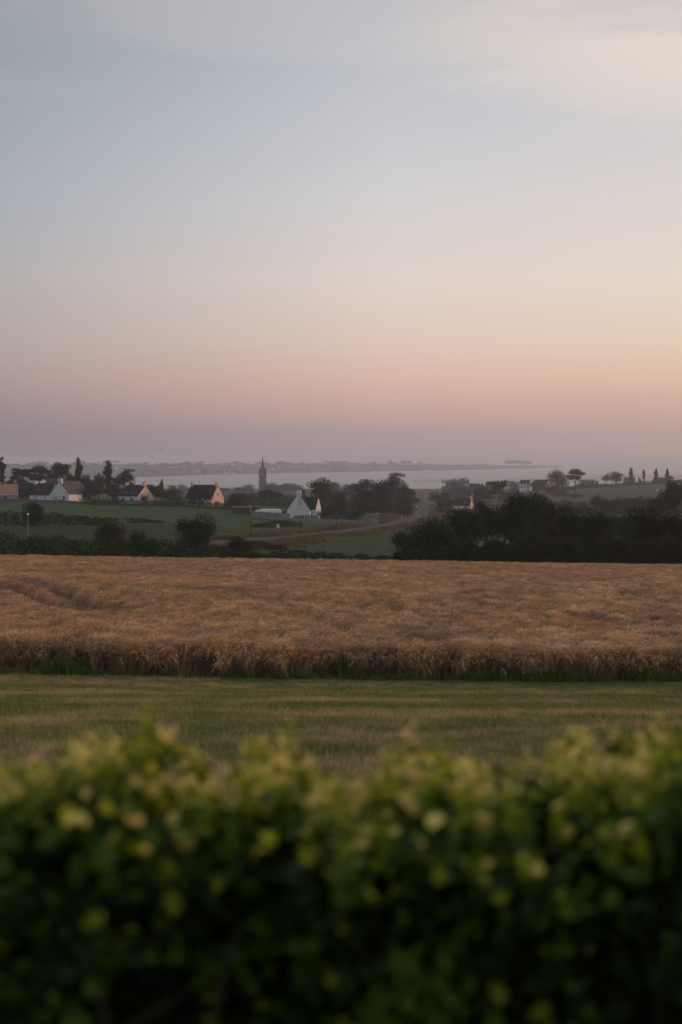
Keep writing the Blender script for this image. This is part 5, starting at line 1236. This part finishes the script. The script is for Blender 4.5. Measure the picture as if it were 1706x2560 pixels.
# the inner leaves that close the hedge
ni = 30000; xi_ = hr.uniform(-2.6, 2.6, ni); zi_ = hr.uniform(.0, 1, ni) ** 1.25 * .93 * htop(xi_); yi_ = hr.uniform(2.80, 3.25, ni)
x = np.concatenate([x, xi_]); y = np.concatenate([y, yi_]); z = np.concatenate([z, zi_]); zt_ = np.concatenate([zt_, htop(xi_)]); face_ = np.concatenate([face_, np.ones(ni, bool)]); yf = np.concatenate([yf, np.full(ni, 2.58)])
inner = np.arange(len(x)) >= n
dense_ = fbm(x / .13 + 5, z / .13 + y, 9, 3); keep = (dense_ > .40) | inner
P = np.stack([x, y, z], 1)[keep]; fc = face_[keep]; zr = (zt_ - z)[keep]
nn_ = len(P); base_n = np.where(fc[:, None], np.array([0, -1.0, .55]), np.array([0, -.25, 1.0])) ; d_ = hr.normal(size=(nn_, 3)); d_ /= np.linalg.norm(d_, axis=1)[:, None]
Nn = base_n + d_ * .95; Nn /= np.linalg.norm(Nn, axis=1)[:, None]
# shoots standing above the clipped top
SP, SN, SK, SS = [], [], [], []
for k in range(560):
    sx = hr.uniform(-2.4, 2.4); sy = hr.uniform(2.72, 3.24); hgt = abs(hr.normal()) * .016 + .008
    for px_, e_ in ((335, .05), (425, .05), (728, .07), (1085, .04), (1420, .05), (1150, .05), (1690, .04), (180, .02), (540, .03)):
        if abs(CX + F * sx / 3.0 - px_) < 22 and sy > 2.85: hgt += e_ * .42
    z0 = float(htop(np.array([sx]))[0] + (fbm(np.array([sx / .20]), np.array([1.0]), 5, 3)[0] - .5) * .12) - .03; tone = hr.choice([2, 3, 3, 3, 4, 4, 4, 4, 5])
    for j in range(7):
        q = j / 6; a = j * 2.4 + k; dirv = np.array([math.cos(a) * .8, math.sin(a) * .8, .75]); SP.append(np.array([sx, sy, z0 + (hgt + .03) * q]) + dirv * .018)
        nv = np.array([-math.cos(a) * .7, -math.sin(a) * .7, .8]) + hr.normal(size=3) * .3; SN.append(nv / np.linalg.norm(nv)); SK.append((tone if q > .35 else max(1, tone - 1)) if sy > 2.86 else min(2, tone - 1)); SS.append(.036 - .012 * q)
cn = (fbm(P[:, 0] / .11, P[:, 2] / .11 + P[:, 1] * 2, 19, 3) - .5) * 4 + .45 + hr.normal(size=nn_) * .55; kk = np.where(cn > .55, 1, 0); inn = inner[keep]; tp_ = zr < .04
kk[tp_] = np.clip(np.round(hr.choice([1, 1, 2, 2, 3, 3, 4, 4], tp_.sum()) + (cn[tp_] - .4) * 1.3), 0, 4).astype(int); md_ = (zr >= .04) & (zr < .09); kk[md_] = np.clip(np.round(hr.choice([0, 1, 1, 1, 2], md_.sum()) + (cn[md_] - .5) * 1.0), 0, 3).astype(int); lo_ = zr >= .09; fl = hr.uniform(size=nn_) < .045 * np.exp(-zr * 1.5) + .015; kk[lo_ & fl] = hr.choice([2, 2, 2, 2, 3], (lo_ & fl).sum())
kk[inn & (zr > .10)] = 0  # inner leaves all darkest: shade inside the hedge put into their colour
frt = np.clip((2.98 - P[:, 1]) / .22, 0, 1); q_ = (kk >= 2) & (hr.uniform(size=nn_) < frt * .72) & ~(lo_ & fl); kk[q_] = hr.choice([0, 1, 1, 1, 2], q_.sum())  # yellow thinned at the front, so leaf colour paints the sunlit top
P = np.concatenate([P, np.array(SP)]); Nn = np.concatenate([Nn, np.array(SN)]); kk = np.concatenate([kk, SK]); ss = np.concatenate([hr.uniform(.024, .058, nn_) * np.where(inn, 1.5, 1), np.array(SS)])
# local frames
def frames(P, Nn):
    a = np.cross(Nn, hr.normal(size=Nn.shape)); a /= np.linalg.norm(a, axis=1)[:, None]; b = np.cross(Nn, a); return a, b
Aa, Bb = frames(P, Nn)
hedge = thing('garden_hedge', 'clipped leafy garden hedge out of focus in the foreground with yellow young shoots', 'hedge', (0, 2.95, 0))
org = np.array([0, 2.95, 0])
# which leaves show largest: outermost in view
pxl = CX + F * P[:, 0] / P[:, 1]; pyl = HY + F * (EYE - P[:, 2]) / P[:, 1]
front = np.concatenate([np.where(fc, P[:nn_, 1] - yf[keep], zr), np.zeros(len(SP))]); vis = (pxl > 10) & (pxl < 1696) & (pyl < 2550) & (pyl > 1800)
score = np.where(vis, front + np.where(np.arange(len(P)) >= nn_, 0.0, 0.012) + hr.uniform(0, .012, len(P)), 9)
big_idx = np.argsort(score)[:290]; isbig = np.zeros(len(P), bool); isbig[big_idx] = True
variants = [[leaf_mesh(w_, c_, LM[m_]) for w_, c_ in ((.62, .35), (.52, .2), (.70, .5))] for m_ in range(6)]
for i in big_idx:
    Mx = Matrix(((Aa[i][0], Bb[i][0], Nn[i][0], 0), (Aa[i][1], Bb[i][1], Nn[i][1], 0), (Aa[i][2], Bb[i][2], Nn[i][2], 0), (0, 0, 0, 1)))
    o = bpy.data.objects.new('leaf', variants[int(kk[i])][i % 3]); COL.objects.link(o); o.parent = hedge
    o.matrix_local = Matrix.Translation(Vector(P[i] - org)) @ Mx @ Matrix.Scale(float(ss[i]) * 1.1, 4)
rest = np.where(~isbig)[0]; tv = []; tf3 = []; tf4 = []; mi3 = []; mi4 = []; nb = 0
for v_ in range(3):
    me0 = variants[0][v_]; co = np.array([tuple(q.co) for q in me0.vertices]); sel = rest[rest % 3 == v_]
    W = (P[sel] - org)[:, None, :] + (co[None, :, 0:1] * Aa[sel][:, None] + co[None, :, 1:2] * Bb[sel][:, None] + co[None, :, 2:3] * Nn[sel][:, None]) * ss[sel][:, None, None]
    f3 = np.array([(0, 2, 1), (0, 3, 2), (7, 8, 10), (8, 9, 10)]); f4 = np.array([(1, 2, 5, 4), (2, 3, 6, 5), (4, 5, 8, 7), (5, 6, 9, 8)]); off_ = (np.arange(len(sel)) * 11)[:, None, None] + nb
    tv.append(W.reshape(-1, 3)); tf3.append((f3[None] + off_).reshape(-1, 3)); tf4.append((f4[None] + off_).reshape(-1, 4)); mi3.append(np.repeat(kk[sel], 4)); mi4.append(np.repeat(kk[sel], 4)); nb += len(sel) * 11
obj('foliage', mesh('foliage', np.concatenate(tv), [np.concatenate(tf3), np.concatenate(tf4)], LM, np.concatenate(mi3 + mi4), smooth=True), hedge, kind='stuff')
m = MB(); rs = random.Random(3)
for k in range(90):
    bx_ = rs.uniform(-2.5, 2.5); by_ = rs.uniform(-.25, .25); hh = .85; p0 = Vector((bx_, by_, -.05)); lean = Vector((rs.uniform(-.2, .2), rs.uniform(-.15, .15), hh))
    m.tube([p0, p0 + lean * .5 + Vector((rs.uniform(-.05, .05), 0, 0)), p0 + lean], [.016, .011, .005], 5)
    for j in range(4):
        q = rs.uniform(.25, .9); s_ = p0 + lean * q; e_ = s_ + Vector((rs.uniform(-.22, .22), rs.uniform(-.2, .2), rs.uniform(.06, .2))); m.tube([s_, e_], [.006, .003], 4)
m.build('branches', MAT['bark'], hedge, kind='stuff')

# ------------------------------------------------------------------ haze: one closed box of even density round everything but the sky
hz = bpy.data.materials.new('haze'); hz.use_nodes = True; ht_ = hz.node_tree; ht_.nodes.clear()
pv = ht_.nodes.new('ShaderNodeVolumePrincipled'); pv.inputs['Color'].default_value = (0.85, 0.88, 0.98, 1); pv.inputs['Density'].default_value = HAZE_DENSITY; pv.inputs['Anisotropy'].default_value = 0.35
mo = ht_.nodes.new('ShaderNodeOutputMaterial'); ht_.links.new(pv.outputs[0], mo.inputs['Volume'])
m = MB(); m.box(-92000, 92000, -72000, 92000, SEA - 9, 16); m.build('haze', hz, kind='stuff', label='pale morning haze lying over fields and bay', category='haze')
